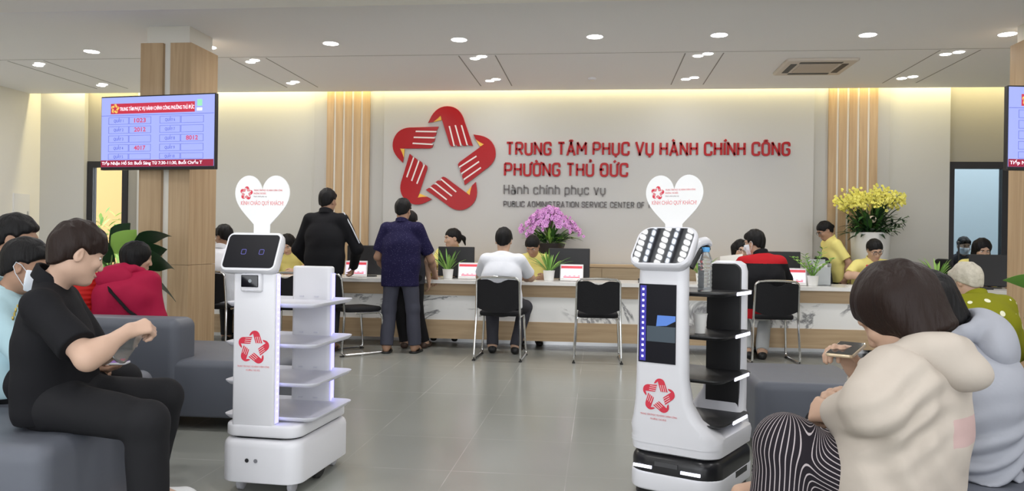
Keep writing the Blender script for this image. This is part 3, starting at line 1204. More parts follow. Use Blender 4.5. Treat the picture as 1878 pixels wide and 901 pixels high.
# ------------------------------------------------------------------ the room
WALL = mat('wall_paint', (.74, .72, .66), .7, spec=.2)
WALL_BACK = mat('back_wall_paint', (.49, .488, .472), .7, spec=.2)
WALL_PANEL = mat('sign_panel_paint', (.485, .482, .472), .45, spec=.4)
WALL_GREY = mat('wall_grey_paint', (.46, .455, .44), .7, spec=.2)
WALL_SHADED = mat('wall_paint_shaded', (.30, .285, .25), .7, spec=.2)  # same wall paint, darkened in colour to stand for the unlit recesses
CEIL = mat('ceiling_paint', (.88, .885, .91), .8, spec=.15)
CEIL_CREAM = mat('beam_paint', (.88, .86, .80), .8, spec=.15)
GROOVE = mat('groove_dark', (.30, .29, .29), .8)
WOOD = wood_mat('oak_veneer', (.50, .36, .22), (.40, .275, .16), 'Z')
WOOD_H = wood_mat('oak_veneer_long', (.50, .37, .23), (.40, .285, .17), 'X')
DARK_ALU = mat('dark_aluminium', (.025, .025, .03), .4, metal=.3)
STEEL = mat('brushed_steel', (.62, .62, .62), .28, metal=1.0)
CHROME = mat('chrome', (.72, .72, .72), .15, metal=1.0)
WHITE_PL = mat('white_plastic', (.80, .80, .83), .32, spec=.45)
BLACK_PL = mat('black_plastic', (.012, .012, .014), .35)
BLACK_GLOSS = mat('black_glass', (.006, .006, .009), .06, spec=.6)
RED_SIGN = mat('sign_red', (.36, .003, .006), .28, spec=.3)
YELLOW_SIGN = mat('sign_yellow', (.80, .47, .05), .35)
SIGN_GREY = mat('sign_dark_grey', (.13, .12, .12), .4)
GLASS = mat('clear_glass', (.9, .95, .95), .02, trans=1.0, ior=1.1, spec=.4)
LAMP_ON = mat('lamp_diffuser', (1, 1, 1), .5, emit=(1, .97, .93), estr=14)
LED_BLUE = mat('led_blue', (.05, .05, .3), .4, emit=(.22, .20, 1.0), estr=2.2)
LED_WHITE = mat('led_white', (.8, .8, .9), .4, emit=(.82, .84, 1.0), estr=1.6)
MARBLE = marble_mat('veined_marble')
STONE_TOP = mat('white_stone', (.74, .73, .71), .2)
MARBLE.node_tree.nodes['Principled BSDF'].inputs['Roughness'].default_value = .25

HC = 3.15
m = MB(); m.box(-7.92, 7.9, -4.6, 10.6, -.1, 0)
struct('floor', m, floor_mat())
m = MB(); m.box(-8.1, 8.1, -4.6, 10.28, HC, HC + .1)
struct('ceiling', m, CEIL)
m = MB(); m.box(-8.1, 8.1, 10.1, 10.9, HC + .32, HC + .4).box(-8.1, 8.1, 10.1, 10.16, HC + .1, HC + .32)
struct('trim_1', m, WALL)                                            # cove box over the back wall
m = MB(); m.box(-8.1, 8.1, 5.35, 5.86, 2.94, HC)
struct('beam', m, CEIL_CREAM)
m = MB(); m.box(-8.1, -7.92, -4.6, 11.2, 0, HC + .1)
struct('wall_left', m, WALL)
m = MB(); m.box(7.9, 8.1, -4.6, 11.2, 0, HC + .1)
struct('wall_right', m, WALL)
m = MB(); m.box(-7.92, -7.74, 10.55, 10.75, 0, HC + .3)
struct('trim_2', m, WALL_GREY)                                        # pilaster on the left wall
# back wall in sections, with openings for the two doors
Z1 = HC + .32
m = MB()
m.box(-8.1, -7.25, 10.5, 10.7, 0, Z1).box(-6.45, 4.38, 10.5, 10.7, 0, Z1)
struct('wall_back', m, WALL_BACK)
m = MB()
m.box(-7.25, -6.45, 10.58, 10.7, 2.235, Z1).box(-7.25, -7.24, 10.58, 10.7, 0, 2.235).box(-6.63, -6.45, 10.58, 10.7, 0, 2.235)
m.box(4.38, 7.9, 10.58, 10.7, 2.265, Z1).box(5.12, 7.9, 10.58, 10.7, 0, 2.265)
struct('wall_back_alcoves', m, WALL_SHADED)
m = MB(); m.box(-3.87, -2.88, 10.45, 10.5, 0, Z1).box(2.70, 3.64, 10.45, 10.5, 0, Z1)
struct('trim_3', m, WALL_GREY)
m = MB(); m.box(-2.88, 2.70, 10.40, 10.5, 0, Z1)
struct('wall_sign_panel', m, WALL_PANEL)
for x0, n in ((-3.68, 4), (2.885, 5)):
    m = MB()
    for i in range(5):
        m.box(x0 + i * .1245, x0 + i * .1245 + .096, 10.415, 10.45, .0, Z1)
    struct('trim_%d' % n, m, WOOD)
    m = MB(); m.box(x0 + .01, x0 + .585, 10.428, 10.45, 0, Z1); struct('trim_%d' % (n + 4), m, WALL)
# thin shadow joints in the ceiling
m = MB()
m.box(-7.9, 7.9, 8.305, 8.311, HC - .002, HC)
for xa, xb in ((-6.72, -6.28), (-4.07, -3.655), (-1.51, -1.115), (.87, 1.26), (3.38, 3.765)):
    for x in (xa, xb):
        m.box(x - .006, x + .006, 8.36, 9.98, HC - .002, HC)
struct('trim_6', m, GROOVE)

# the two square columns: plaster core with oak cladding on every face
def column(name, xa, xb, ya, yb):
    e = bpy.data.objects.new(name, None); COL.objects.link(e); e['kind'] = 'structure'
    m = MB(); m.box(xa + .04, xb - .04, ya + .04, yb - .04, 0, HC)
    m.build('core', WALL, e, False)
    zt = 2.985
    w = xb - xa
    for za, zb in ((0, .905), (.908, zt)):
        m = MB()
        m.box(xa, xa + .22, ya, ya + .05, za, zb).box(xa + .295, xb, ya, ya + .05, za, zb)
        m.box(xa, xa + .22, yb - .05, yb, za, zb).box(xa + .295, xb, yb - .05, yb, za, zb)
        m.box(xa, xa + .05, ya + .05, yb - .05, za, zb)
        m.box(xb - .05, xb, ya + .05, yb - .05, za, zb)
        m.build('oak_cladding', WOOD, e, False)
    return e

column('column_left', -4.30, -3.80, 7.03, 7.55)
column('column_right', 3.65, 4.15, 7.03, 7.55)

# doors
def door(name, xa, xb, y, zt, jamb=.085):
    e = bpy.data.objects.new(name, None); COL.objects.link(e); e['kind'] = 'structure'
    m = MB()
    m.box(xa, xa + jamb, y - .04, y + .05, 0, zt).box(xb - jamb, xb, y - .04, y + .05, 0, zt).box(xa + jamb, xb - jamb, y - .04, y + .05, zt - jamb, zt)
    m.box(xa + jamb, xb - jamb, y - .03, y + .03, 0, .12)
    m.build('door_frame', DARK_ALU, e, False)
    m = MB(); m.box(xa + jamb, xb - jamb, y - .004, y + .004, .12, zt - jamb)
    m.build('door_pane', GLASS, e, False)
    m = MB(); m.tube(rounded([(xa + jamb + .04, y - .04, .85), (xa + jamb + .04, y - .09, .85), (xa + jamb + .04, y - .09, 1.25), (xa + jamb + .04, y - .04, 1.25)], .02), .011)
    m.build('door_handle', BLACK_PL, e)
    return e

door('door_1', -7.24, -6.63, 10.6, 2.235)
door('door_2', 4.38, 5.12, 10.6, 2.265)

# what the doors look out on: a yellow house front with planting, and a pale blue room
m = MB(); m.box(-11.5, -6.0, 14.5, 14.7, 0, 4)
struct('exterior_wall', m, mat('ochre_render', (.52, .32, .13), .8))
m = MB(); m.box(-12, -5.5, 10.7, 15, -.12, -.02)
struct('exterior_ground', m, mat('exterior_paving', (.5, .48, .44), .8))
m = MB(); m.box(3.6, 7.6, 13.2, 13.3, 0, 3.4).box(3.5, 3.6, 10.7, 13.3, 0, 3.4).box(7.6, 7.7, 10.7, 13.3, 0, 3.4)
struct('next_room_wall', m, mat('pale_blue_paint', (.50, .60, .66), .7))
m = MB(); m.box(3.5, 7.7, 10.6, 13.3, -.1, -.001)
struct('next_room_floor', m, mat('next_room_tile', (.4, .4, .4), .4))
m = MB(); m.box(5.05, 5.11, 13.14, 13.2, 0, 3.2)
struct('trim_10', m, mat('pale_grey_trim', (.40, .46, .50), .6))

# cove light along the top of the back wall
for i, (xa, xb) in enumerate(((-7.7, -3.9), (-3.9, -.1), (-.1, 3.7), (3.7, 7.6))):
    area_light('cove_strip_light', ((xa + xb) / 2, 10.325, HC + .24), xb - xa, COVE_W * (xb - xa) / 3.8, (1.0, .86, .46), 'RECTANGLE', .04, (R(22), 0, 0))

# ------------------------------------------------------------------ lamps in the ceiling
def round_downlight(i, x, y, seen=True):
    n = ('leftmost', 'second from the left', 'third from the left', 'fourth from the left', 'fifth from the left', 'sixth from the left', 'seventh from the left', 'eighth from the left', 'rightmost')
    t = thing('ceiling_downlight', 'round white recessed downlight, ' + n[i] + ' in the front row of large ceiling lamps' if seen else 'round white recessed downlight in the ceiling over the sofas',
              'ceiling light', (x, y, HC), 0, 'round downlights in the front row' if seen else 'round downlights over the sofas')
    b = MB(); b.lathe([(.075, -.001), (.088, -.004), (.092, 0), (.075, .0)], 28)
    b.build('lamp_ring', WHITE_PL, t)
    b = MB(); b.lathe([(.001, -.002), (.076, -.002), (.076, .0)], 28)
    b.build('lamp_diffuser', LAMP_ON, t)
    l = area_light('downlight', (0, 0, -.008), .15, DOWNLIGHT_W, (1, .98, .965), parent=t)

for i, (x, y) in enumerate(((-6.77, 8.05), (-5.44, 7.98), (-4.06, 7.86), (-2.72, 7.78), (-1.39, 7.70), (-.06, 7.66), (1.11, 7.66), (2.48, 7.73), (3.73, 7.77))):
    round_downlight(i, x, y)
for y in (4.4, 2.2, .0, -2.2):  # downlight rows out of view, added for more light in the room
    for x in (-5.4, -2.7, -.06, 2.6, 5.2):
        round_downlight(0, x, y, False)

def twin_spot(x, y, where):
    t = thing('twin_spotlight', 'pair of small touching spotlights, ' + where, 'ceiling light', (x, y, HC), 0, 'twin spotlights over the counter')
    for k, (dx, dy) in enumerate(((-.045, .045), (.045, -.045))):
        b = MB(); b.lathe([(.001, -.003), (.050, -.003), (.052, 0)], 20, T(dx, dy, 0))
        b.build('lamp_diffuser', LAMP_ON, t)
    area_light('spot_lamp', (0, 0, -.01), .12, SPOT_W, (1, .98, .965), parent=t)

for x, nm in ((-6.48, 'far left strip'), (-3.87, 'strip by the left column'), (-1.31, 'strip above the emblem'), (1.06, 'strip right of the emblem'), (3.55, 'strip by the right column')):
    twin_spot(x, 8.42 + .02 * abs(x), nm + ', sofa end')
    twin_spot(x, 9.60 + .02 * abs(x), nm + ', wall end')

# air conditioning cassette
t = thing('air_conditioner', 'square white ceiling air conditioner cassette with louvres on each side', 'air conditioner', (2.33, 9.0, HC))
b = MB(); b.rbox(.74, .74, .030, .03, .004, T(0, 0, -.0305), bot=.018)
b.build('fascia', mat('ac_cream', (.62, .56, .50), .5), t)
b = MB(); b.rbox(.40, .40, .008, .02, .003, T(0, 0, -.038))
b.build('intake_grille', mat('ac_grille', (.52, .45, .39), .6), t)
for a in range(4):
    b = MB(); b.box(-.22, .22, .235, .30, -.034, -.028, RZ(90 * a))
    b.build('louvre', mat('ac_slot', (.03, .03, .03), .5), t)
t = thing('smoke_detector', 'small round white smoke detector on the ceiling above the sign', 'smoke detector', (-.10, 9.55, HC))
b = MB(); b.lathe([(.030, -.03), (.045, -.022), (.05, 0)], 20); b.build('housing', WHITE_PL, t)
b = MB(); b.lathe([(.001, -.036), (.022, -.034), (.03, -.03)], 16); b.build('sensor_cap', CEIL_CREAM, t)

# electric panel and switch on the left wall
t = thing('wall_cabinet', 'flat pale electrical cabinet door set in the left wall', 'cabinet', (-7.92, 10.13, 1.24))
b = MB(); b.box(0, .02, -.15, .15, 0, .50); b.build('door', mat('cabinet_white', (.68, .68, .68), .5), t, False)
b = MB(); b.box(.02, .03, .10, .12, .2, .26); b.build('latch', STEEL, t, False)
t = thing('wall_switch', 'small white switch plate on the left wall beside the electrical cabinet', 'switch', (-7.92, 9.83, 1.30))
b = MB(); b.box(0, .01, -.06, .06, 0, .12); b.build('plate', mat('cabinet_white'), t, False)
b = MB(); b.box(.01, .016, -.02, .02, .03, .09); b.build('rocker', WALL_GREY, t, False)

# ------------------------------------------------------------------ sign on the back wall
SW = 10.40
Msign = lambda x, z, y=SW: T(x, y, z) @ RX(90)          # local x right, y up, z out of the wall
t = thing('wall_emblem', 'large red emblem of five clasping hands forming a star on the wall', 'emblem', (-2.075, SW - .012, 2.245))
hand, cuff, lines = emblem_parts(1.36 / 717)
WHITE_LINE = mat('sign_white', (.75, .70, .68), .4)
for i in range(5):
    a = -i * 2 * math.pi / 5
    b = MB(); b.prism(rot2(hand, a), -.010, .018, RX(90))
    h_ = b.build('hand', RED_SIGN, t, False)
    b = MB(); b.prism(rot2(cuff, a), -.010, .014, RX(90))
    b.build('cuff', YELLOW_SIGN, h_, False)
    b = MB()
    for L in lines:
        b.prism(rot2(L, a), .010, .0195, RX(90))
    b.build('finger_lines', WHITE_LINE, h_, False)

def wall_line(text, x, z, width, cap_h, m, label, weight=.13, thick=.02):
    t = thing('wall_lettering', label, 'lettering', (x, SW, z), 0, 'lettering on the sign wall')
    for wd, b in sign_words(text, width, cap_h, thick, weight):
        b.v = [tuple(RX(90) @ Vector(p)) for p in b.v]
        b.build('word', m, t, False)

wall_line('TRUNG TÂM PHỤC VỤ HÀNH CHÍNH CÔNG', -1.23, 2.312, 3.64, .182, RED_SIGN, 'first line of big red capital lettering, starting TRUNG TÂM, on the sign wall', .155)
wall_line('PHƯỜNG THỦ ĐỨC', -1.25, 2.035, 1.625, .185, RED_SIGN, 'short second line of red capitals reading PHƯỜNG THỦ ĐỨC', .155)
wall_line('Hành chính phục vụ', -1.25, 1.80, 1.335, .132, SIGN_GREY, 'grey lower-case line reading Hành chính phục vụ on the wall', .115)
wall_line('PUBLIC ADMINISTRATION SERVICE CENTER OF THU DUC WARD', -1.25, 1.635, 2.50, .078, SIGN_GREY, 'small grey English line, starting PUBLIC, lowest on the sign wall', .12)
# ------------------------------------------------------------------ service counter and back cabinets
YC = 8.55
t = thing('service_counter', 'long white stone service counter with oak bands and veined marble front', 'counter', (0, YC, 0))
def part(name, m_, mat_, par, smooth=False, angle=35):
    return m_.build(name, mat_, par, smooth, angle)
XA, XB = -5.6, 5.0
b = MB(); b.box(XA, XB, -.05, .75, .705, .745); part('countertop', b, STONE_TOP, t)
b = MB(); b.box(XA, XB, 0, .04, .575, .705); part('upper_band', b, WOOD_H, t)
b = MB(); b.box(XA, XB, .012, .04, .305, .575); part('marble_panel', b, MARBLE, t)
b = MB(); b.box(XA, XB, 0, .04, .10, .305); part('lower_band', b, WOOD_H, t)
b = MB(); b.box(XA, XB, .005, .011, .566, .576); part('reveal_strip', b, STONE_TOP, t)
b = MB(); b.box(XA, XB, .50, .53, 0, .12); part('plinth', b, STEEL, t)
b = MB()
for x in (XA + .02, -3.2, -.2, 2.8, XB - .02):
    b.box(x - .02, x + .02, .04, .70, .12, .705)
part('support_panel', b, WOOD_H, t)
for i, x in enumerate((-2.4, -1.42, -.44, .54, 1.52)):
    t = thing('low_cabinet', 'low oak cabinet under the sign wall, ' + ('leftmost', 'second from the left', 'middle one', 'second from the right', 'rightmost')[i] + ' of five', 'cabinet', (x + .49, 10.17, 0), 0, 'low cabinets under the sign')
    b = MB(); b.box(-.485, .485, -.18, .19, .05, .87).box(-.46, .46, -.15, .17, 0, .05); part('carcass', b, WOOD_H, t)
    b = MB(); b.box(-.49, .49, -.20, .20, .87, .90); part('cabinet_top', b, WOOD_H, t)
    for s_ in (-1, 1):
        b = MB(); b.box(min(s_ * .003, s_ * .48), max(s_ * .003, s_ * .48), -.20, -.18, .07, .86); d_ = part('door', b, wood_mat('oak_dull', (.40, .31, .20), (.33, .25, .155), 'X'), t)
        b = MB(); b.box(s_ * .06 - .006, s_ * .06 + .006, -.222, -.20, .60, .74); part('handle', b, STEEL, d_)

# ------------------------------------------------------------------ visitor chairs: chrome sled frame, black pads
PAD = cloth('chair_black_fabric', (.016, .016, .018), .75, 40, .2)
RUBBER = mat('rubber', (.02, .02, .02), .7)
def make_chair(label, x, y, rz):
    t = thing('visitor_chair', label, 'chair', (x, y, 0), R(rz), 'black visitor chairs at the counter')
    W = .215
    for s_ in (-1, 1):
        b = MB()
        b.tube(rounded([(s_ * W * .80, -.285, .815), (s_ * W * .97, -.275, .79), (s_ * W, -.235, .44), (s_ * (W + .015), -.27, .016), (s_ * (W + .015), .25, .016), (s_ * (W - .01), .20, .425), (s_ * (W - .01), -.10, .425)], .05, 5), .0115, 8)
        part('side_frame', b, CHROME, t, True)
        for yy in (-.265, .235):
            b = MB(); b.box(s_ * (W + .015) - .014, s_ * (W + .015) + .014, yy - .02, yy + .02, 0, .012); part('foot_cap', b, RUBBER, t)
    b = MB(); b.tube(rounded([(-W * .80, -.285, .815), (-.06, -.288, .822), (.06, -.288, .822), (W * .80, -.285, .815)], .05), .0115, 8); part('top_rail', b, CHROME, t, True)
    b = MB(); b.tube([(-W, .15, .42), (W, .15, .42)], .010, 8); part('cross_bar', b, CHROME, t, True)
    b = MB(); b.rbox(.40, .42, .05, .07, .02, T(0, .02, .432)); part('seat', b, PAD, t, True, 50)
    # back pad: scooped top edge, rounded lower edge, bowed round the sitter
    pts = []
    top, low = [], []
    for i in range(13):
        u = -1 + i / 6
        zt = .80 - (.035 * max(0, 1 - (u / .40) ** 2)) + .0
        top.append((u * .205, zt - .012 * abs(u) ** 6))
        low.append((u * .208, .52 - .045 * (1 - abs(u) ** 2.4)))
    vs, fs = [], []
    for (xt, zt), (xl, zl) in zip(top, low):
        for k in range(6):
            f_ = k / 5
            z = zl * (1 - f_) + zt * f_; x_ = xl * (1 - f_) + xt * f_
            y_ = -.245 - .04 * (z - .5) / .3 - .03 * (1 - (x_ / .21) ** 2)
            vs += [(x_, y_, z), (x_, y_ + .022, z)]
    n = 6
    for i in range(12):
        for k in range(5):
            a = (i * n + k) * 2; c = ((i + 1) * n + k) * 2
            fs += [(a, c, c + 2, a + 2), (a + 1, a + 3, c + 3, c + 1)]
        for k, fl in ((0, 0), (n - 1, 1)):
            a = (i * n + k) * 2; c = ((i + 1) * n + k) * 2
            fs.append((a, a + 1, c + 1, c) if not fl else (a, c, c + 1, a + 1))
    for i, fl in ((0, 0), (12, 1)):
        for k in range(5):
            a = (i * n + k) * 2
            fs.append((a, a + 2, a + 3, a + 1) if not fl else (a, a + 1, a + 3, a + 2))
    mesh_obj('backrest', vs, fs, PAD, t, True, None, 40)
    return t

def put_chair(src, label, x, y, rz):
    c = copy_tree(src)
    c['label'] = label; c.location = (x, y, 0); c.rotation_euler = (0, 0, R(rz))
    return c
ch = make_chair('empty black visitor chair between the two robots', .005, 7.97, 1)
put_chair(ch, 'black visitor chair under the man in the white t-shirt', -.96, 7.93, -1)
put_chair(ch, 'black visitor chair under the man in the red and black jacket', 1.74, 8.27, 2)
put_chair(ch, 'black visitor chair turned sideways behind the man in the black jacket', -2.50, 7.98, -42)
put_chair(ch, 'black visitor chair half hidden behind the left robot', -3.16, 8.02, 3)
put_chair(ch, 'black visitor chair under the man in the white shirt by the column', -4.02, 8.05, 0)

def office_chair(x, y, rz, label):
    t = thing('office_chair', label, 'chair', (x, y, 0), R(rz), 'office chairs behind the counter')
    b = MB(); b.rbox(.44, .44, .07, .08, .03, T(0, 0, .44)); part('seat', b, PAD, t, True, 50)
    b = MB(); b.rbox(.44, .50, .05, .10, .02, T(0, -.23, .80) @ RX(98)); part('backrest', b, PAD, t, True, 50)
    b = MB(); b.tube([(0, 0, .44), (0, 0, .10)], .03, 12); part('column', b, BLACK_PL, t, True)
    b = MB(); b.tube(rounded([(0, -.05, .43), (0, -.29, .43), (0, -.25, .75)], .08), .02, 8); part('back_bar', b, BLACK_PL, t, True)
    for k in range(5):
        b = MB(); b.tube([(0, 0, .10), (.27 * math.cos(k * 1.2566), .27 * math.sin(k * 1.2566), .07)], [.025, .018], 8); l = part('base_leg', b, BLACK_PL, t, True)
        b = MB(); b.ball((.27 * math.cos(k * 1.2566), .27 * math.sin(k * 1.2566), .03), .03); part('caster', b, RUBBER, l, True)
    return t

# ------------------------------------------------------------------ grey waiting sofas
SOFA = mat('grey_leatherette', (.112, .121, .146), .48, spec=.35, bump=dict(scale=5, str=.12, dist=.02, detail=2))
def sofa_block(name, x0, x1, y0, y1, z0, z1, par, r_=.05, bev=.045):
    b = MB(); b.rbox(x1 - x0, y1 - y0, z1 - z0, r_, bev, T((x0 + x1) / 2, (y0 + y1) / 2, z0), n=6, bs=5, bot=.015)
    return part(name, b, SOFA, par, True, 60)
def sofa_feet(par, pts):
    for x, y in pts:
        b = MB(); b.lathe([(.022, 0), (.028, .085)], 14, T(x, y, 0)); part('foot', b, BLACK_PL, par, True)

t = thing('sofa', 'grey sofa with its low back to us and red jackets sitting on it', 'sofa', (-3.1, 5.0, 0), 0, 'grey sofas facing the counter')
sofa_block('seat_base', -1.35, .02, -.48, .48, .08, .42, t)
sofa_block('seat_base', .03, 1.22, -.48, .48, .08, .42, t)
sofa_block('backrest', -1.35, .60, -.495, -.24, .09, .665, t, .06, .06)
sofa_feet(t, [(x, y) for x in (-1.25, 0, 1.12) for y in (-.38, .38)])
t = thing('sofa', 'grey sofa on the right with the woman in polka dots on it', 'sofa', (2.5, 4.85, 0), 0, 'grey sofas facing the counter')
sofa_block('seat_base', -1.64, -.99, -.45, .33, .08, .42, t)
sofa_block('seat_base', -.98, 1.3, -.45, .33, .08, .42, t)
sofa_block('backrest', -.16, 1.3, -.465, -.22, .09, .665, t, .06, .06)
sofa_feet(t, [(x, y) for x in (-1.54, -.9, 1.2) for y in (-.35, .25)])
t = thing('sofa', 'grey bench sofa under the man in the black polo shirt', 'sofa', (-2.30, 3.05, 0), 0, 'grey bench sofas nearest us')
sofa_block('seat_base', -.95, .40, -.50, .13, .08, .42, t, .07, .06)
sofa_block('seat_base', -.95, -.14, .135, 1.15, .08, .42, t, .07, .06)
sofa_block('backrest', -1.2, -.96, -.50, 1.15, .08, .68, t, .06, .06)
sofa_feet(t, [(x, y) for x in (-.8, -.25) for y in (-.4, .2, 1.05)])
t = thing('sofa', 'grey bench sofa under the two people in hooded jackets', 'sofa', (1.42, 2.35, 0), 0, 'grey bench sofas nearest us')
sofa_block('seat_base', -.48, .50, -.75, .12, .08, .42, t, .07, .06)
sofa_block('seat_base', -.48, .50, .125, 1.0, .08, .42, t, .07, .06)
sofa_block('backrest', .51, .75, -.75, 1.0, .08, .68, t, .06, .06)
sofa_feet(t, [(x, y) for x in (-.36, .36) for y in (-.65, .0, .9)])

# ------------------------------------------------------------------ queue screens on the columns
SCR_BG = mat('screen_lilac', (.12, .14, .3), .4, spec=.2, emit=(.34, .39, .84), estr=.82)
SCR_RED = mat('screen_red', (.3, .02, .04), .3, emit=(.62, .03, .07), estr=.55)
SCR_DKRED = mat('screen_dark_red', (.2, .01, .03), .3, emit=(.30, .01, .04), estr=.55)
SCR_NUM = mat('screen_number_red', (.4, .05, .1), .3, emit=(.62, .06, .14), estr=.6)
SCR_BLUE = mat('screen_blue', (.05, .06, .3), .4, emit=(.10, .13, .55), estr=.7)
SCR_WHITE = mat('screen_white', (.7, .7, .75), .3, emit=(.85, .80, .88), estr=.8)
SCR_GOLD = mat('screen_gold', (.6, .4, .1), .3, emit=(.80, .50, .12), estr=.6)
SCR_GREEN = mat('screen_green', (.2, .5, .3), .3, emit=(.25, .60, .40), estr=.7)
def make_tv(label, x, y, z, rz):
    t = thing('queue_screen', label, 'screen', (x, y, z), R(rz), 'queue screens on the columns')
    W, H = 1.22, .685                      # origin at the lower middle of the front; faces -y
    b = MB(); b.rbox(W, .045, H, .006, .004, T(0, .028, 0)); part('housing', b, BLACK_PL, t)
    b = MB(); b.rbox(.30, .125, .35, .01, .004, T(0, .110, .16)); part('wall_bracket', b, BLACK_PL, t)
    b = MB(); b.box(-W / 2 + .010, W / 2 - .010, .0005, .006, .028, H - .012); s = part('screen', b, SCR_BG, t)
    kx = W / 1.115
    F = lambda x_, z_, q=.0: T(x_ * kx, -q, z_) @ RX(90)
    def rect(bb, x0, x1, z0, z1, q=.0008): bb.box(x0 * kx, x1 * kx, -q, .0006, z0, z1)
    b = MB(); rect(b, -.455, .365, .520, .615); part('header_banner', b, SCR_RED, s)
    b = MB(); add_text(b, 'TRUNG TÂM PHỤC VỤ HÀNH CHÍNH CÔNG PHƯỜNG THỦ ĐỨC', F(-.365, .548, .001), .725 * kx, .032, .0006, .012)
    part('banner_text', b, SCR_WHITE, s)
    b = MB(); rect(b, .385, .435, .53, .555, .001); part('corner_label', b, SCR_WHITE, s)
    b = MB(); emblem_flat(b, F(-.412, .568, .001), .085, .0006, (0, 0)); part('banner_emblem', b, SCR_GOLD, s)
    b = MB(); rect(b, .388, .435, .572, .632, .001); part('corner_badge', b, SCR_GREEN, s)
    b = MB(); rect(b, -.548, .548, .028, .090); part('ticker', b, SCR_DKRED, s)
    b = MB(); add_text(b, 'Tiếp Nhận Hồ Sơ: Buổi Sáng Từ 7:30-11:30, Buổi Chiều T', F(-.538, .048, .001), .98 * kx, .027, .0006, .014); part('ticker_text', b, SCR_WHITE, s)
    g = MB(); lb = MB()
    rect(g, -.548, .548, .502, .506)
    nums = {0: '1023', 1: '2012', 3: '4017', 7: '8012'}
    for k in range(10):
        cx0 = -.475 if k < 5 else .03
        r_ = k % 5
        z1 = .488 - r_ * .0845; z0 = z1 - .066
        if r_ == 4: z0 = .096
        for xa, xb in ((cx0, cx0 + .20), (cx0 + .205, cx0 + .42)):
            for q in ((xa, xb, z1 - .003, z1), (xa, xb, z0, z0 + .003), (xa, xa + .003, z0, z1), (xb - .003, xb, z0, z1)):
                rect(g, *q)
        lb = MB(); add_text(lb, 'QUẦY %d' % (k + 1), F(cx0 + .10, z0 + .020 if r_ < 4 else z0 + .012, .0008), .105, .026, .0006, .012, center=True); part('counter_label', lb, SCR_BLUE, s)
        if k in nums:
            nm = MB(); add_text(nm, nums[k], F(cx0 + .312, z0 + .015, .0008), .125, .038, .0006, .022, center=True); part('ticket_number', nm, SCR_NUM, s)
    part('cell_grid', g, SCR_BLUE, s); pass
    return t
tv = make_tv('wide lilac queue screen hanging on the left oak column', -4.035, 6.865, 1.782, -8)
c = copy_tree(tv); c['label'] = 'queue screen cut off by the picture edge on the right oak column'
c.location = (3.87, 6.865, 1.80); c.rotation_euler = (0, 0, R(8))

# ------------------------------------------------------------------ delivery robots
ROB_W = mat('robot_white', (.68, .68, .715), .30, spec=.45)
ROB_GREY = mat('robot_grey', (.60, .60, .66), .4)
ROB_BLK = mat('robot_black', (.010, .010, .011), .38)
TRAY_W = mat('tray_white', (.66, .66, .72), .42)
ROB_LED = mat('robot_led_blue', (.3, .3, .9), .4, emit=(.36, .34, 1.0), estr=1.5)
PRINT_RED = mat('print_red', (.62, .03, .06), .5)
PRINT_PALE = mat('print_pale_red', (.72, .25, .26), .6)
PRINT_GREY = mat('print_grey', (.30, .24, .26), .6)
EYE_LED = mat('eye_led', (.05, .05, .2), .4, emit=(.06, .055, .26), estr=1.0)

def heart_sign(t, x, y, z, size=.27, rz=0):
    """heart on a short stem, printed on its front face"""
    pts = []
    k = size / 2
    n = 44
    ol = []
    for i in range(n):                          # right half of a heart, then mirrored
        a = math.pi * i / (n - 1)
        ol.append((16 * math.sin(a) ** 3, 13 * math.cos(a) - 5 * math.cos(2 * a) - 2 * math.cos(3 * a) - math.cos(4 * a)))
    def shape(px, pz):
        px = px / 16 * k
        pz = (pz + 17) / 29
        return px, pz * .295
    half = [shape(*p) for p in ol]
    # cut the point off into a stem
    sw = .040
    right = [p for p in half if p[1] > .062 or p[0] > sw]
    right = [p for p in right if not (p[1] < .12 and p[0] < sw)]
    outline = right + [(sw, .045), (sw, -.02)]
    left = [(-a, c_) for a, c_ in outline[::-1]]
    poly = outline + left[:-1]
    M0 = T(x, y, z) @ RZ(rz) @ RX(90)
    b = MB(); b.prism(poly, 0, .006, M0)
    h_ = part('heart_sign', b, mat('heart_white', (.63, .63, .665), .45), t)
    M1 = M0 @ T(0, 0, .0062)
    b = MB(); emblem_flat(b, M1 @ T(-.079, .212, 0), .060, .0008, (0, 1)); p_ = b.build('heart_emblem', [PRINT_RED, mat('heart_white')], h_, False)
    b = MB()
    add_text(b, 'TRUNG TÂM PHỤC VỤ HÀNH CHÍNH CÔNG', M1 @ T(-.042, .222, 0), .142, .0075, .0006, .01)
    add_text(b, 'PHƯỜNG THỦ ĐỨC', M1 @ T(-.042, .207, 0), .062, .0075, .0006, .01)
    part('heart_heading', b, PRINT_PALE, h_)
    b = MB(); add_text(b, 'Hành chính phục vụ', M1 @ T(-.042, .194, 0), .064, .0060, .0006, .0); part('heart_subheading', b, PRINT_GREY, h_)
    b = MB(); add_text(b, 'KÍNH CHÀO QUÝ KHÁCH!', M1 @ T(0, .157, 0), .212, .018, .0006, .006, center=True); part('heart_greeting', b, PRINT_PALE, h_)

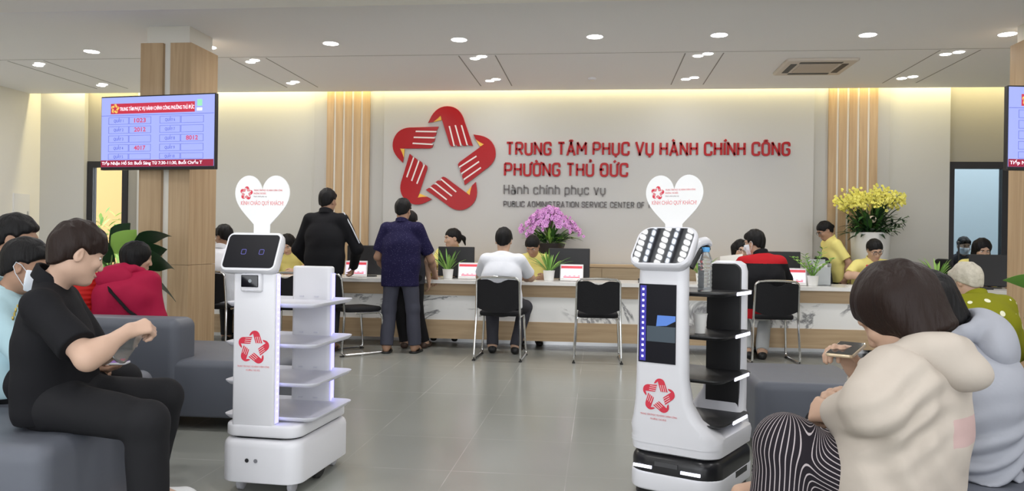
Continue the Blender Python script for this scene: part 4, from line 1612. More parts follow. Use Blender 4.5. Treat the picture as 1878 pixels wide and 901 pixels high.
# left robot: white two-post robot with four white trays
t = thing('delivery_robot', 'white delivery robot with four white trays and two blue eyes on screen', 'robot', (-1.48, 3.715, 0), R(-4), None)
b = MB(); b.rbox(.385, .62, .195, .075, .035, T(0, 0, .058), n=8, bs=4, bot=.006); base = part('base', b, ROB_W, t, True, 40)
for x in (-.030, .012):
    b = MB(); b.lathe([(.0075, 0), (.0095, .003), (.0001, .0032)], 14, T(x - .02, -.311, .160) @ RX(90)); part('sensor', b, BLACK_PL if x < 0 else mat('sensor_grey', (.18, .18, .2), .3), base, True)
b = MB(); b.rbox(.33, .56, .035, .07, .004, T(0, 0, .240)); part('bumper_gap', b, ROB_BLK, t, True)
b = MB(); b.rbox(.37, .60, .058, .075, .016, T(0, 0, .262), n=8, bot=.01); part('deck', b, ROB_W, t, True, 40)
for x, y in ((-.125, -.22), (.125, -.22), (-.125, .24), (.125, .24)):
    b = MB(); b.lathe([(.026, -.014), (.032, -.010), (.032, .010), (.026, .014)], 18, T(x, y, .032) @ RY(90)); w_ = part('wheel', b, mat('caster_grey', (.42, .42, .45), .5), t, True)
    b = MB(); b.rbox(.05, .06, .035, .012, .006, T(x, y + .01, .050)); part('wheel_fork', b, ROB_GREY, w_, True)
b = MB(); b.lathe([(.05, -.02), (.06, -.012), (.06, .012), (.05, .02)], 24, T(.14, .02, .06) @ RY(90)); part('drive_wheel', b, RUBBER, t, True)
# front and rear posts
b = MB(); b.rbox(.205, .055, .69, .012, .006, T(-.035, -.268, .310)); post = part('front_post', b, ROB_W, t, True)
b = MB(); b.rbox(.215, .060, .710, .024, .012, T(.015, .225, .310)); part('rear_post', b, ROB_W, t, True)
b = MB(); b.box(.0685, .0700, -.284, -.252, .325, .995); strip = part('led_strip', b, ROB_LED, t)
b = MB()
for i in range(24):
    b.box(.0699, .0708, -.272, -.264, .375 + i * .0262, .382 + i * .0262)
part('led_dots', b, LED_WHITE, strip)
b = MB(); b.box(.1228, .1240, .205, .245, .325, .985); part('led_strip', b, ROB_LED, t)
b = MB(); emblem_flat(b, T(-.035, -.2958, .665) @ RX(90), .145, .0008, (0, 1)); b.build('post_emblem', [PRINT_RED, mat('heart_white')], t, False)
b = MB(); add_text(b, 'TRUNG TÂM PHỤC VỤ HÀNH CHÍNH CÔNG', T(-.035, -.2958, .576) @ RX(90), .155, .0075, .0006, .0, center=True)
add_text(b, 'PHƯỜNG THỦ ĐỨC', T(-.035, -.2958, .559) @ RX(90), .068, .0070, .0006, .0, center=True); part('post_lettering', b, PRINT_PALE, t)
# scanner window
b = MB(); b.rbox(.105, .042, .085, .014, .012, T(-.045, -.292, .915)); sc = part('scanner_housing', b, ROB_W, t, True)
b = MB(); b.rbox(.082, .008, .054, .004, .003, T(-.048, -.314, .938)); part('scanner_window', b, BLACK_GLOSS, sc)
b = MB(); b.lathe([(.0001, .0), (.008, .0), (.010, -.004)], 14, T(-.045, -.3185, .966) @ RX(90)); part('scanner_lens', b, mat('lens_glass', (.25, .28, .3), .1), sc, True)
b = MB(); b.box(-.070, -.030, -.3145, -.312, .922, .925); part('scanner_slot', b, ROB_GREY, sc)
# trays: shallow with raised lips and cut-in corners round the posts
def tray(name, M0, m_, par, w, d, lip=.014):
    b = MB()
    out = rrect(w, d, .05, 6)
    rings = [[(x, y, -.006) for x, y in rrect(w - .03, d - .03, .04, 6)],
             [(x, y, lip * .6) for x, y in rrect(w, d, .05, 6)], [(x, y, lip) for x, y in rrect(w + .002, d + .002, .05, 6)],
             [(x, y, lip) for x, y in rrect(w - .006, d - .006, .047, 6)], [(x, y, .002) for x, y in rrect(w - .04, d - .04, .036, 6)]]
    b.stack(rings, M0)
    return part(name, b, m_, par, True, 50)
for z in (.330, .485, .662, .845):
    ty = tray('tray', T(.012, -.010, z + .004), TRAY_W, t, .455, .475)
    for x in (-.035, .045):
        b = MB(); b.box(x - .011, x + .011, .190, .198, z + .018, z + .025); part('tray_clip', b, ROB_GREY, ty)
# tilted face screen
Mh = T(-.058, -.258, 1.085) @ RX(-27)
b = MB(); b.rbox(.262, .055, .19, .022, .020, Mh @ T(0, .01, -.105) , n=6)
bb = MB()
rings = []
for y_, q in ((.045, .030), (.030, .010), (.0, .0), (-.022, .0), (-.030, .004)):
    rings.append([(x, y_, z) for x, z in rrect(.270 - 2 * q, .196 - 2 * q, .030, 6)])
bb.stack(rings, Mh); hd = bb.build('head', ROB_W, t, True, 40)
bb = MB(); bb.stack([[(x, y_, z) for x, z in rrect(.246, .166, .018, 5)] for y_ in (-.0295, -.0315)], Mh); sc = bb.build('face_screen', mat('face_screen_black', (.007, .007, .010), .35, spec=.12), hd, False)
for x in (-.035, .052):
    bb = MB()
    o_ = [(x + px, pz - .004) for px, pz in rrect(.024, .026, .005, 3)]
    i_ = [(x + px, pz - .004) for px, pz in rrect(.019, .021, .003, 3)]
    n_ = len(o_)
    bb.add([(p[0], -.0322, p[1]) for p in o_] + [(p[0], -.0322, p[1]) for p in i_], [(j, (j + 1) % n_, n_ + (j + 1) % n_, n_ + j) for j in range(n_)], Mh)
    bb.build('eye_display', EYE_LED, sc, False)
heart_sign(t, -.058, -.185, 1.155, .272, 0)

# right robot: white body, black trays, tilted glossy screen
t = thing('delivery_robot', 'white delivery robot with black trays and a tall black display', 'robot', (.462, 3.86, 0), R(-28), None)
b = MB(); b.rbox(.435, .565, .085, .10, .012, T(0, 0, .035), n=8, bot=.012); base = part('base', b, ROB_W, t, True, 40)
b = MB(); b.rbox(.40, .53, .034, .09, .004, T(0, 0, .004), n=8); part('skirt', b, ROB_BLK, base, True)
b = MB(); b.rbox(.430, .555, .10, .10, .045, T(0, 0, .108), n=8, bs=4, bot=.004); part('base_cover', b, mat('base_black', (.012, .012, .014), .28), t, True, 40)
for x in (-.13, .10):
    b = MB(); b.box(x - .045, x + .045, -.2835, -.276, .135, .148); part('headlight', b, LED_WHITE, base)
b = MB(); b.box(-.07, .04, -.282, -.27, .152, .172); part('front_bumper', b, mat('bumper_grey', (.06, .06, .065), .35), base)
b = MB(); b.box(.214, .2185, -.02, .14, .085, .112); part('side_slot', b, ROB_BLK, base)
b = MB()
rings = []
for z, w, d, oy in ((.205, .40, .51, 0), (.214, .425, .545, 0), (.27, .435, .56, 0), (.292, .425, .55, 0), (.305, .39, .52, .0)):
    rings.append([(x, y + oy, z) for x, y in rrect(w, d, .085, 8)])
b.stack(rings); tub = part('body_tub', b, ROB_W, t, True, 40)
FY = -.2805
def post_stack(zs, yfix, sgn):
    rr = []
    for z, w, d, sh in zs:
        rr.append([(x + sh, yfix + sgn * d / 2 + y, z) for x, y in rrect(w, d, min(.085 if w > .4 else .045, d * .45), 6)])
    return rr
b = MB(); b.stack(post_stack([(.25, .432, .22, 0), (.292, .430, .20, 0), (.325, .385, .140, -.012), (.37, .325, .105, -.032), (.44, .275, .088, -.046), (.55, .250, .078, -.053), (.90, .240, .075, -.055), (1.06, .230, .095, -.055)], FY, 1)); post = part('front_post', b, ROB_W, t, True, 40)
b = MB(); b.stack(post_stack([(.24, .40, .16, 0), (.30, .36, .13, .015), (.36, .27, .09, .045), (.44, .215, .075, .072), (.60, .195, .07, .080), (1.03, .195, .07, .080), (1.065, .175, .065, .080), (1.08, .12, .05, .080)], -FY - .01, -1)); part('rear_post', b, ROB_W, t, True, 40)
b = MB(); b.stack([[(x + .074, .186, z) for x, z in [(p[0], .68 + p[1]) for p in rrect(.165, .77, .04, 6)]], [(x + .074, .222, z) for x, z in [(p[0], .68 + p[1]) for p in rrect(.175, .78, .04, 6)]]]); part('rear_lining', b, ROB_BLK, t, True)
# tall display in the front
b = MB(); DX = -.050
b.box(-.106 + DX, .074 + DX, FY - .0035, FY + .01, .618, .975); sc = part('front_display', b, mat('display_black', (.008, .008, .012), .22, spec=.2), t)
b = MB(); b.box(-.100 + DX, -.070 + DX, FY - .0045, FY - .0034, .625, .968); col_ = part('display_bar', b, mat('bar_blue', (.02, .02, .12), .3, emit=(.03, .02, .28), estr=.8), sc)
b = MB()
for i in range(13):
    b.box(-.090 + DX, -.080 + DX, FY - .0052, FY - .0044, .640 + i * .0255, .650 + i * .0255)
part('bar_lights', b, mat('bar_light', (.5, .5, 1), .3, emit=(.45, .42, 1.0), estr=2.0), col_)
b = MB(); b.prism([(-.015 + DX, .835), (.072 + DX, .835), (.072 + DX, .812), (.03 + DX, .790), (-.02 + DX, .785)], .0036, .0042, T(0, FY, 0) @ RX(90)); part('display_picture', b, mat('display_sky', (.05, .1, .3), .3, emit=(.06, .16, .45), estr=.7), sc)
b = MB(); b.box(-.066 + DX, .072 + DX, FY - .0041, FY - .0036, .715, .785); part('display_picture', b, mat('display_town', (.03, .04, .05), .3, emit=(.03, .045, .06), estr=.7), sc)
b = MB(); emblem_flat(b, T(-.056, FY - .0015, .470) @ RX(90), .150, .0012, (0, 1)); b.build('post_emblem', [PRINT_RED, mat('heart_white')], t, False)
b = MB(); add_text(b, 'TRUNG TÂM PHỤC VỤ HÀNH CHÍNH CÔNG', T(-.054, FY - .0015, .378) @ RX(90), .178, .0080, .0006, .0, center=True)
add_text(b, 'PHƯỜNG THỦ ĐỨC', T(-.054, FY - .0015, .360) @ RX(90), .078, .0075, .0006, .0, center=True); part('post_lettering', b, PRINT_PALE, t)
def r_tray(z, w):
    b = MB()
    rings = [[(x, y, z - .012) for x, y in rrect(w - .05, .38, .05, 6)], [(x, y, z + .002) for x, y in rrect(w, .43, .06, 6)], [(x, y, z + .008) for x, y in rrect(w, .43, .06, 6)], [(x, y, z + .008) for x, y in rrect(w - .012, .418, .055, 6)], [(x, y, z + .002) for x, y in rrect(w - .04, .39, .05, 6)]]
    b.stack(rings, T(.024, -.005, 0)); ty = part('tray', b, mat('tray_black', (.016, .016, .017), .42), t, True, 50)
    for s_ in (1, -1):
        b = MB(); b.rbox(.006, .20, .016, .002, .002, T(.024 + s_ * (w / 2 + .0005), .035, z - .009)); part('tray_light', b, LED_WHITE, ty)
for z, w in ((.345, .385), (.545, .395), (.740, .40), (.935, .405)):
    r_tray(z, w)
# head
Mh = T(-.055, -.235, 1.135) @ RX(-40)
bb = MB(); rings = []
for y_, q in ((.050, .034), (.034, .012), (.0, .0), (-.018, .0), (-.026, .005)):
    rings.append([(x, y_, z) for x, z in rrect(.292 - 2 * q, .232 - 2 * q, .062, 8)])
bb.stack(rings, Mh); hd = bb.build('head', ROB_W, t, True, 40)
bb = MB(); bb.stack([[(x, y_, z) for x, z in rrect(.264, .206, .05, 8)] for y_ in (-.0255, -.0275)], Mh); bb.build('face_screen', mat('mirror_black', (.02, .02, .025), .03, spec=1.0, ior=2.4), hd, False)
b = MB(); b.tube(rounded([(.035, -.17, 1.09), (.05, -.11, 1.165), (.055, .0, 1.178), (.055, .035, 1.165)], .04), .021, 10, flat=.7); part('neck_arm', b, ROB_W, t, True)
b = MB(); b.tube(rounded([(.035, -.14, 1.05), (.05, -.07, 1.135), (.055, .03, 1.145)], .04), .015, 10, flat=.5); part('neck_lining', b, ROB_BLK, t, True)
heart_sign(t, -.045, -.155, 1.185, .272, 6)

# things standing on the right robot's trays
_M = Matrix.Translation((.462, 3.86, 0)) @ Matrix.Rotation(R(-28), 4, 'Z')
p0 = _M @ Vector((.062, -.035, .938))
bt = thing('water_bottle', 'clear plastic water bottle with a light blue cap on the top black tray', 'bottle', tuple(p0))
BOTTLE = mat('bottle_plastic', (.86, .90, .92), .10, trans=.82, ior=1.12, spec=.6)
prof = [(.030, 0), (.033, .004)]
for i in range(7):
    z = .012 + i * .019
    prof += [(.0335, z), (.0310, z + .008), (.0335, z + .016)]
prof += [(.032, .152), (.022, .178), (.0145, .190), (.0145, .205)]
b = MB(); b.lathe(prof, 24); part('bottle', b, BOTTLE, bt, True, 60)
b = MB(); b.lathe([(.0312, .006), (.0312, .10), (.0001, .101)], 20); part('water', b, mat('water', (.90, .94, .95), .05, trans=.95, ior=1.2), bt, True)
b = MB(); b.lathe([(.021, .186), (.0215, .188), (.0215, .205), (.020, .208), (.0001, .2085)], 24); part('cap', b, mat('cap_blue', (.10, .38, .75), .4), bt, True)
p0 = _M @ Vector((.050, -.055, .743))
cp = thing('paper_cup', 'white paper cup on the second black tray', 'cup', tuple(p0))
b = MB(); b.lathe([(.0235, 0), (.0325, .088), (.0345, .090), (.0335, .093), (.0315, .090), (.0225, .004)], 28); part('cup', b, mat('paper_white', (.82, .81, .78), .7), cp, True)

# lamp added out of view, its cells laid out for the right robot screen's reflection
t = thing('added_grille_lamp', 'ceiling grille lamp with rows of small square cells mirrored in the right robot screen', 'ceiling light', (-.64, 3.76, HC), R(40))
b = MB(); b.rbox(.74, .62, .02, .02, .004, T(0, 0, -.021)); part('housing', b, mat('grille_grey', (.42, .44, .46), .5), t)
for j in (-2, 0, 2):
    b = MB()
    for i in range(-7, 8):
        b.rbox(.031, .044, .003, .010, .001, T(i * .046, j * .082, -.024))
    part('lamp_cells', b, mat('lamp_cell', (1, 1, 1), .5, emit=(1, 1, 1), estr=5.5), t)
for j in (-1, 1):
    b = MB()
    for i in range(-6, 7):
        b.rbox(.040, .026, .003, .008, .001, T(i * .052 + .01, j * .082 + .012, -.024))
    part('lamp_cells', b, mat('lamp_cell_dim', (1, 1, 1), .5, emit=(.8, .87, 1), estr=3), t)
    b = MB()
    b.box(-.36, .36, j * .082 - .030, j * .082 - .008, -.0235, -.021)
    part('slot', b, BLACK_PL, t)
# ------------------------------------------------------------------ things on and behind the counter
ZT = .745
def monitor(x, y, w, rz, label, h=.36):
    t = thing('monitor', label, 'monitor', (x, y, ZT), R(rz), 'computer monitors on the counter')
    b = MB(); b.rbox(w, .035, h * .94, .012, .008, T(0, 0, .022)); part('back_shell', b, mat('monitor_back', (.018, .018, .02), .5), t)
    b = MB(); b.box(-w / 2 + .012, w / 2 - .012, .0165, .019, .04, h - .02); part('screen', b, mat('monitor_screen', (.02, .025, .03), .2, emit=(.4, .5, .6), estr=.15), t)
    b = MB(); b.tube([(0, .03, .012), (0, .03, .12), (0, .015, .18)], .022, 8, flat=.6); part('stand', b, BLACK_PL, t, True)
    b = MB(); b.rbox(.24, .17, .012, .05, .004, T(0, .05, 0)); part('foot', b, BLACK_PL, t, True)
    return t
monitor(-2.68, 8.95, .42, 3, 'black monitor back between the two standing men')
monitor(-1.61, 8.95, .42, 0, 'black monitor back in front of the staff member with a ponytail')
monitor(-.32, 8.95, .46, -2, 'black monitor back below the purple orchids')
monitor(2.02, 8.95, .36, 4, 'black monitor back behind the man in the red and black jacket')
monitor(4.16, 8.95, .42, -6, 'black monitor back at the right end of the counter by the glass door')

TAB = mat('tablet_white', (.74, .73, .72), .4)
TSCR = mat('tablet_screen', (.6, .55, .65), .3, emit=(.72, .66, .80), estr=.60)
TRED = mat('tablet_red', (.5, .05, .06), .3, emit=(.60, .06, .08), estr=.5)
TBLU = mat('tablet_blue', (.2, .25, .5), .3, emit=(.30, .34, .62), estr=.5)
def tablet(x, y, rz, label):
    t = thing('feedback_tablet', label, 'tablet', (x, y, ZT + .004), R(rz), 'feedback tablets on the counter')
    M0 = RX(-12)
    b = MB(); b.rbox(.255, .014, .185, .008, .004, M0); fr = part('frame', b, TAB, t)
    b = MB(); b.box(-.115, .115, -.0085, -.006, .03, .172, M0); s = part('screen', b, TSCR, t)
    b = MB(); b.box(-.115, .115, -.0095, -.0083, .138, .166, M0); part('screen_header', b, TRED, s)
    b = MB(); b.box(-.09, .09, -.0095, -.0083, .036, .046, M0)
    for q in (-.07, -.02, .03, .08):
        b.box(q - .012, q + .012, -.0095, -.0083, .052, .058, M0)
    part('screen_buttons', b, TRED, s)
    b = MB(); b.box(-.03, .10, -.0095, -.0083, .075, .122, M0); part('screen_panel', b, SCR_WHITE, s)
    b = MB(); b.box(-.10, .10, .0, .10, 0, .006); b.box(-.02, .02, .03, .036, 0, .10, RX(-25)); part('stand', b, TAB, t)
    return t
tablet(-2.72, 8.72, 4, 'white feedback tablet between the two standing men')
tablet(-1.42, 8.72, 2, 'white feedback tablet left of the man in the white t-shirt')
tablet(-.285, 8.72, -1, 'white feedback tablet in front of the monitor below the orchids')
tablet(2.08, 8.72, -8, 'white feedback tablet right of the man in the red and black jacket')

# ------------------------------------------------------------------ plants
LEAF = mat('leaf_green', (.10, .24, .035), .45, bump=dict(scale=8, str=.1, dist=.01, c2=(.16, .34, .06)))
LEAF_LT = mat('leaf_light', (.26, .46, .09), .45)
LEAF_DK = mat('leaf_dark', (.014, .042, .016), .35, spec=.5)
LEAF_MID = mat('leaf_mid', (.05, .14, .03), .45)
SOIL = mat('soil', (.03, .02, .015), .9)
POTW = mat('pot_white', (.76, .76, .75), .35)
STEM = mat('stem_green', (.10, .16, .04), .6)
def blade(b, base, tip, w, sag=.1, n=7, mi=0, th=.0015, fold=.25, peak=.45, twist=0.0, up=Vector((0, 0, 1))):
    """a leaf from base to tip that arches and tapers"""
    base, tip = Vector(base), Vector(tip)
    d = tip - base
    side = d.cross(up)
    side = side.normalized() if side.length > 1e-6 else Vector((1, 0, 0))
    nrm = side.cross(d).normalized()
    side = side * math.cos(twist) + nrm * math.sin(twist)
    nrm = side.cross(d).normalized()
    vs, fs = [], []
    for i in range(n + 1):
        f = i / n
        p = base + d * f + up * (sag * 4 * f * (1 - f)) * d.length
        ww = w * (f / peak) ** .7 if f < peak else w * max(0, 1 - ((f - peak) / (1 - peak)) ** 1.7)
        ww = max(ww, w * .04)
        for q, o in ((-1, 0), (0, -fold), (1, 0)):
            c_ = p + side * (ww * .5 * q) + nrm * (o * ww * .5)
            vs += [tuple(c_), tuple(c_ - nrm * th)]
    for i in range(n):
        for q in range(2):
            a = (i * 3 + q) * 2; c_ = ((i + 1) * 3 + q) * 2
            fs += [(a, a + 2, c_ + 2, c_), (a + 1, c_ + 1, c_ + 3, a + 3)]
        a = i * 6; c_ = (i + 1) * 6
        fs += [(a, c_, c_ + 1, a + 1), (a + 4, a + 5, c_ + 5, c_ + 4)]
    b.add(vs, fs, None, mi)

def desk_plant(x, y, z, label, s=1.0, seed=1, k=26, lean=0):
    r_ = random.Random(seed)
    t = thing('potted_plant', label, 'plant', (x, y, z), 0, 'small potted plants on the counter')
    b = MB(); b.lathe([(.045 * s, 0), (.050 * s, .004), (.062 * s, .105 * s), (.064 * s, .11 * s), (.058 * s, .11 * s), (.056 * s, .095 * s)], 24); part('pot', b, POTW, t, True)
    b = MB(); b.lathe([(.001, .092 * s), (.057 * s, .094 * s)], 16); part('soil', b, SOIL, t, True)
    b = MB()
    for i in range(k):
        a = r_.uniform(0, 6.283); L = r_.uniform(.16, .27) * s; e = r_.uniform(.35, 1.25)
        bx, by = .02 * math.cos(a), .02 * math.sin(a)
        tip = (bx + L * math.cos(e) * math.cos(a), by + L * math.cos(e) * math.sin(a), .10 * s + L * math.sin(e))
        blade(b, (bx, by, .095 * s), tip, .020 * s, .10, 6, r_.choice((0, 0, 1)))
    b.build('foliage', [LEAF, LEAF_LT], t)
    return t
desk_plant(-1.665, 8.74, ZT, 'small fern in a white pot right of the man in the navy shirt', 1.0, 3)
desk_plant(-.535, 8.74, ZT, 'small fern in a white pot right of the man in the white t-shirt', 1.05, 5)
desk_plant(1.12, 8.78, ZT, 'small fern behind the water bottle of the right robot', 1.0, 8)
desk_plant(3.58, 8.85, ZT, 'small green plant behind the white-haired woman', 1.0, 9)
t = desk_plant(2.27, 8.72, ZT, 'small zamia plant in a white pot right of a feedback tablet', 1.0, 11, 0)
b = MB()
r_ = random.Random(4)
for i in range(8):
    a = i * .8 + r_.uniform(-.2, .2); L = r_.uniform(.22, .34); e = r_.uniform(.75, 1.3)
    pts = [(L * f * math.cos(e + .2 - .4 * f) * math.cos(a), L * f * math.cos(e + .2 - .4 * f) * math.sin(a), .09 + L * f * math.sin(e)) for f in [q / 6 for q in range(7)]]
    b.tube(pts, [.006, .006, .005, .005, .004, .003, .002], 6)
    for q in range(2, 7):
        for s_ in (-1, 1):
            p = Vector(pts[q]); dr = (p - Vector(pts[q - 1])).normalized(); sd = dr.cross(Vector((0, 0, 1))).normalized() * s_
            blade(b, p, p + sd * .045 + dr * .035, .026, .04, 4, r_.choice((0, 1)))
b.build('foliage', [LEAF, LEAF_LT], t)

# large-leaved plant by the left column
def big_leaf_plant(x, y, label, leaves, pot=True):
    t = thing('potted_plant', label, 'plant', (x, y, 0))
    b = MB(); b.lathe([(.13, 0), (.14, .01), (.19, .40), (.20, .42), (.18, .42), (.17, .36)], 28); part('pot', b, POTW, t, True)
    b = MB(); b.lathe([(.001, .36), (.172, .365)], 16); part('soil', b, SOIL, t, True)
    for k_, ((bx, by, bz), (tx, ty, tz), w, sag, m_) in enumerate(leaves):
        tw = (.9, .6, .5, .75, .7)[k_ % 5] * (1 if tx > bx else -1)
        b = MB()
        b.tube(rounded([(0, 0, .36), (bx * .4, by * .4, bz * .75), (bx, by, bz)], .1), [.012] * 6 + [.008], 6) if False else b.tube([(0, 0, .36), (bx * .35, by * .35, .36 + (bz - .36) * .6), (bx, by, bz)], [.012, .010, .006], 6)
        st = part('leaf_stalk', b, STEM, t, True)
        b = MB(); blade(b, (bx, by, bz), (tx, ty, tz), w * 1.25, sag, 12, 0, .002, .10, .42, tw); part('leaf', b, m_, st, True, 80)
    return t
LV = [((.05, -.02, 1.02), (.28, -.05, 1.22), .17, .02, LEAF_LT),
      ((-.10, 0, 1.05), (-.30, -.02, 1.22), .20, .10, LEAF_DK),
      ((.20, 0, 1.02), (.62, -.10, 1.17), .14, .16, LEAF_DK),
      ((.22, -.02, .86), (.66, -.12, .90), .24, .22, LEAF_DK),
      ((.18, .05, .80), (.60, .02, .62), .17, .20, LEAF_DK),
      ((-.02, .05, 1.08), (.10, .15, 1.28), .18, .05, LEAF_DK),
      ((-.16, -.02, .92), (-.45, -.10, 1.02), .20, .14, LEAF_DK),
      ((-.12, .06, .80), (-.38, .06, .76), .20, .16, LEAF_MID),
      ((.20, .03, .92), (.48, .08, 1.06), .18, .16, LEAF_DK),
      ((.05, -.05, .90), (.20, -.25, .84), .20, .16, LEAF_MID),
      ((.05, .02, .95), (-.12, -.22, 1.06), .20, .10, LEAF_DK),
      ((.12, -.05, .78), (.44, -.14, .72), .18, .18, LEAF_MID)]
big_leaf_plant(-4.12, 6.30, 'tall plant with broad dark leaves beside the left oak column', LV)
big_leaf_plant(3.10, 5.72, 'broad-leaved plant at the right picture edge before the right column',
               [((-.05, 0, .88), (-.38, -.04, .95), .10, .10, LEAF), ((.1, 0, .9), (.45, 0, 1.0), .16, .15, LEAF_DK), ((-.02, 0, .75), (-.25, -.05, .70), .14, .15, LEAF_DK), ((.05, .1, .8), (.2, .4, .9), .16, .15, LEAF_DK)])

# purple orchids in a dark pot on a low cabinet
t = thing('orchid_arrangement', 'big arrangement of drooping purple orchids over green leaves in dark pot', 'flowers', (-.62, 10.11, .90))
b = MB(); b.lathe([(.10, 0), (.12, .01), (.20, .24), (.205, .26), (.19, .26), (.18, .20)], 28); part('pot', b, mat('pot_dark', (.03, .025, .025), .4), t, True)
ORCH = mat('orchid_purple', (.60, .22, .62), .5, bump=dict(scale=25, str=.0, dist=.01, c2=(.78, .48, .80)))
ORCH_C = mat('orchid_throat', (.40, .05, .35), .5)
r_ = random.Random(12)
b = MB()
for i in range(150):
    a = r_.uniform(0, 6.283); L = r_.uniform(.12, .30); e = r_.uniform(-.25, 1.0)
    rr = r_.uniform(0, .16)
    p = (rr * math.cos(a), rr * math.sin(a) * .6, .24 + r_.uniform(0, .10))
    blade(b, p, (p[0] + L * math.cos(e) * math.cos(a), p[1] + L * .7 * math.cos(e) * math.sin(a), p[2] + L * .75 * math.sin(e)), .045, .12, 5, r_.choice((0, 1, 1, 2)))
b.build('foliage', [LEAF_LT, LEAF_MID, LEAF_DK], t)
def flower5(b, c, nrm, s, mi, mc, r_):
    nrm = Vector(nrm).normalized(); u = nrm.orthogonal().normalized(); w = nrm.cross(u)
    a0 = r_.uniform(0, 6.28)
    for k in range(5):
        a = a0 + k * 1.2566
        d = u * math.cos(a) + w * math.sin(a); sd = u * -math.sin(a) + w * math.cos(a)
        c_ = Vector(c)
        vs = [c_, c_ + d * s * .55 + sd * s * .42 + nrm * s * .12, c_ + d * s * 1.0 + nrm * s * .05, c_ + d * s * .55 - sd * s * .42 + nrm * s * .12]
        vs += [v - nrm * s * .05 for v in vs]
        b.add([tuple(v) for v in vs], [(0, 1, 2, 3), (7, 6, 5, 4), (0, 4, 5, 1), (1, 5, 6, 2), (2, 6, 7, 3), (3, 7, 4, 0)], None, mi)
    b.ball(tuple(Vector(c) + nrm * s * .15), s * .2, n=6, m=4, mi=mc)
for i in range(22):
    b = MB()
    a = i * 2.399
    rr = .07 + .36 * math.sqrt((i + .5) / 22)
    ax, ay = math.cos(a) * rr, math.sin(a) * rr * .46
    top = .73 - .20 * (rr / .43) ** 2 + r_.uniform(-.03, .03)
    pts = []
    for q in range(11):
        f = q / 10
        g = f ** 1.25
        zz = .26 + (top - .26) * math.sin(min(1, f / .62) * math.pi / 2) - (.0 if f < .62 else (f - .62) ** 1.4 * .62)
        pts.append((ax * g, ay * g, zz))
    b.tube(pts, [.005] * 8 + [.003] * 3, 5, mi=2)
    for q in range(30):
        f = .50 + .5 * r_.random()
        j = min(9, int(f * 10)); tt = f * 10 - j
        p = Vector(pts[j]).lerp(Vector(pts[j + 1]), tt)
        nr = Vector((r_.uniform(-1, 1) + ax, -1.0 + r_.uniform(-.5, .6), r_.uniform(-.5, .7)))
        flower5(b, p + Vector((r_.uniform(-.03, .03), r_.uniform(-.03, .02), r_.uniform(-.03, .025))), nr, r_.uniform(.022, .030), 0, 1, r_)
    b.build('flower_spray', [ORCH, ORCH_C, STEM], t, False)

# tall white planter with yellow blossom
t = thing('flower_planter', 'tall white planter with yellow blossom over dark leaves by the right slats', 'flowers', (3.27, 10.0, 0))
b = MB(); b.lathe([(.15, 0), (.16, .01), (.225, 1.32), (.23, 1.345), (.215, 1.345), (.205, 1.28)], 32); part('pot', b, mat('planter_white', (.66, .66, .66), .4), t, True)
b = MB(); b.lathe([(.001, 1.29), (.206, 1.295)], 20); part('soil', b, SOIL, t, True)
YEL = mat('blossom_yellow', (.72, .66, .05), .6, bump=dict(scale=20, str=.0, dist=.01, c2=(.82, .78, .25)))
b = MB()
for i in range(210):
    a = r_.uniform(0, 6.283); L = r_.uniform(.12, .26); e = r_.uniform(-.5, 1.1); rr = r_.uniform(0, .17)
    p = (rr * math.cos(a), rr * math.sin(a), 1.30 + r_.uniform(0, .24))
    blade(b, p, (p[0] + L * math.cos(e) * math.cos(a), p[1] + L * math.cos(e) * math.sin(a), p[2] + L * math.sin(e)), .05, .12, 5, r_.choice((0, 0, 1)))
for dx, dz in ((.40, 1.48), (.36, 1.42), (.42, 1.55), (-.28, 1.40), (-.30, 1.52), (.30, 1.36)):
    b.tube([(.05, 0, 1.36), (dx * .6, -.03, (1.36 + dz) / 2), (dx, -.05, dz)], .004, 5, mi=1)
    for q in range(9):
        f = .4 + .07 * q
        p = Vector((.05 + (dx - .05) * f, -.04 * f, 1.36 + (dz - 1.36) * f))
        blade(b, p, p + Vector((r_.uniform(-.03, .06) * (1 if dx > 0 else -1), r_.uniform(-.05, .03), r_.uniform(-.06, .06))), .03, .1, 4, 0)
b.build('foliage', [LEAF_DK, LEAF_MID], t)
for i in range(26):
    b = MB()
    a = i * 2.399; rr = .08 + .34 * math.sqrt((i + .5) / 26)
    ax, ay = math.cos(a) * rr, math.sin(a) * rr * .75
    top = 1.90 - .17 * (rr / .42) ** 2 + r_.uniform(-.03, .03)
    pts = [(ax * f ** 1.2, ay * f ** 1.2, 1.32 + (top - 1.32) * f) for f in [q / 6 for q in range(7)]]
    b.tube(pts, [.006, .006, .005, .005, .004, .003, .003], 5, mi=1)
    for q in range(34):
        f = .74 + .26 * r_.random()
        j = min(5, int(f * 6)); p = Vector(pts[j]).lerp(Vector(pts[j + 1]), f * 6 - j)
        p += Vector((r_.uniform(-.07, .07), r_.uniform(-.07, .07), r_.uniform(-.045, .045)))
        flower5(b, p, (r_.uniform(-.6, .6), -1 + r_.uniform(-.4, .6), r_.uniform(-.2, .9)), r_.uniform(.015, .024), 0, 0, r_)
    b.build('flower_spray', [YEL, STEM], t, False)
b = MB(); b.ball((-.03, -.16, 1.50), .045, n=12, m=8); part('rose', b, mat('rose_cream', (.75, .62, .50), .6), t, True)

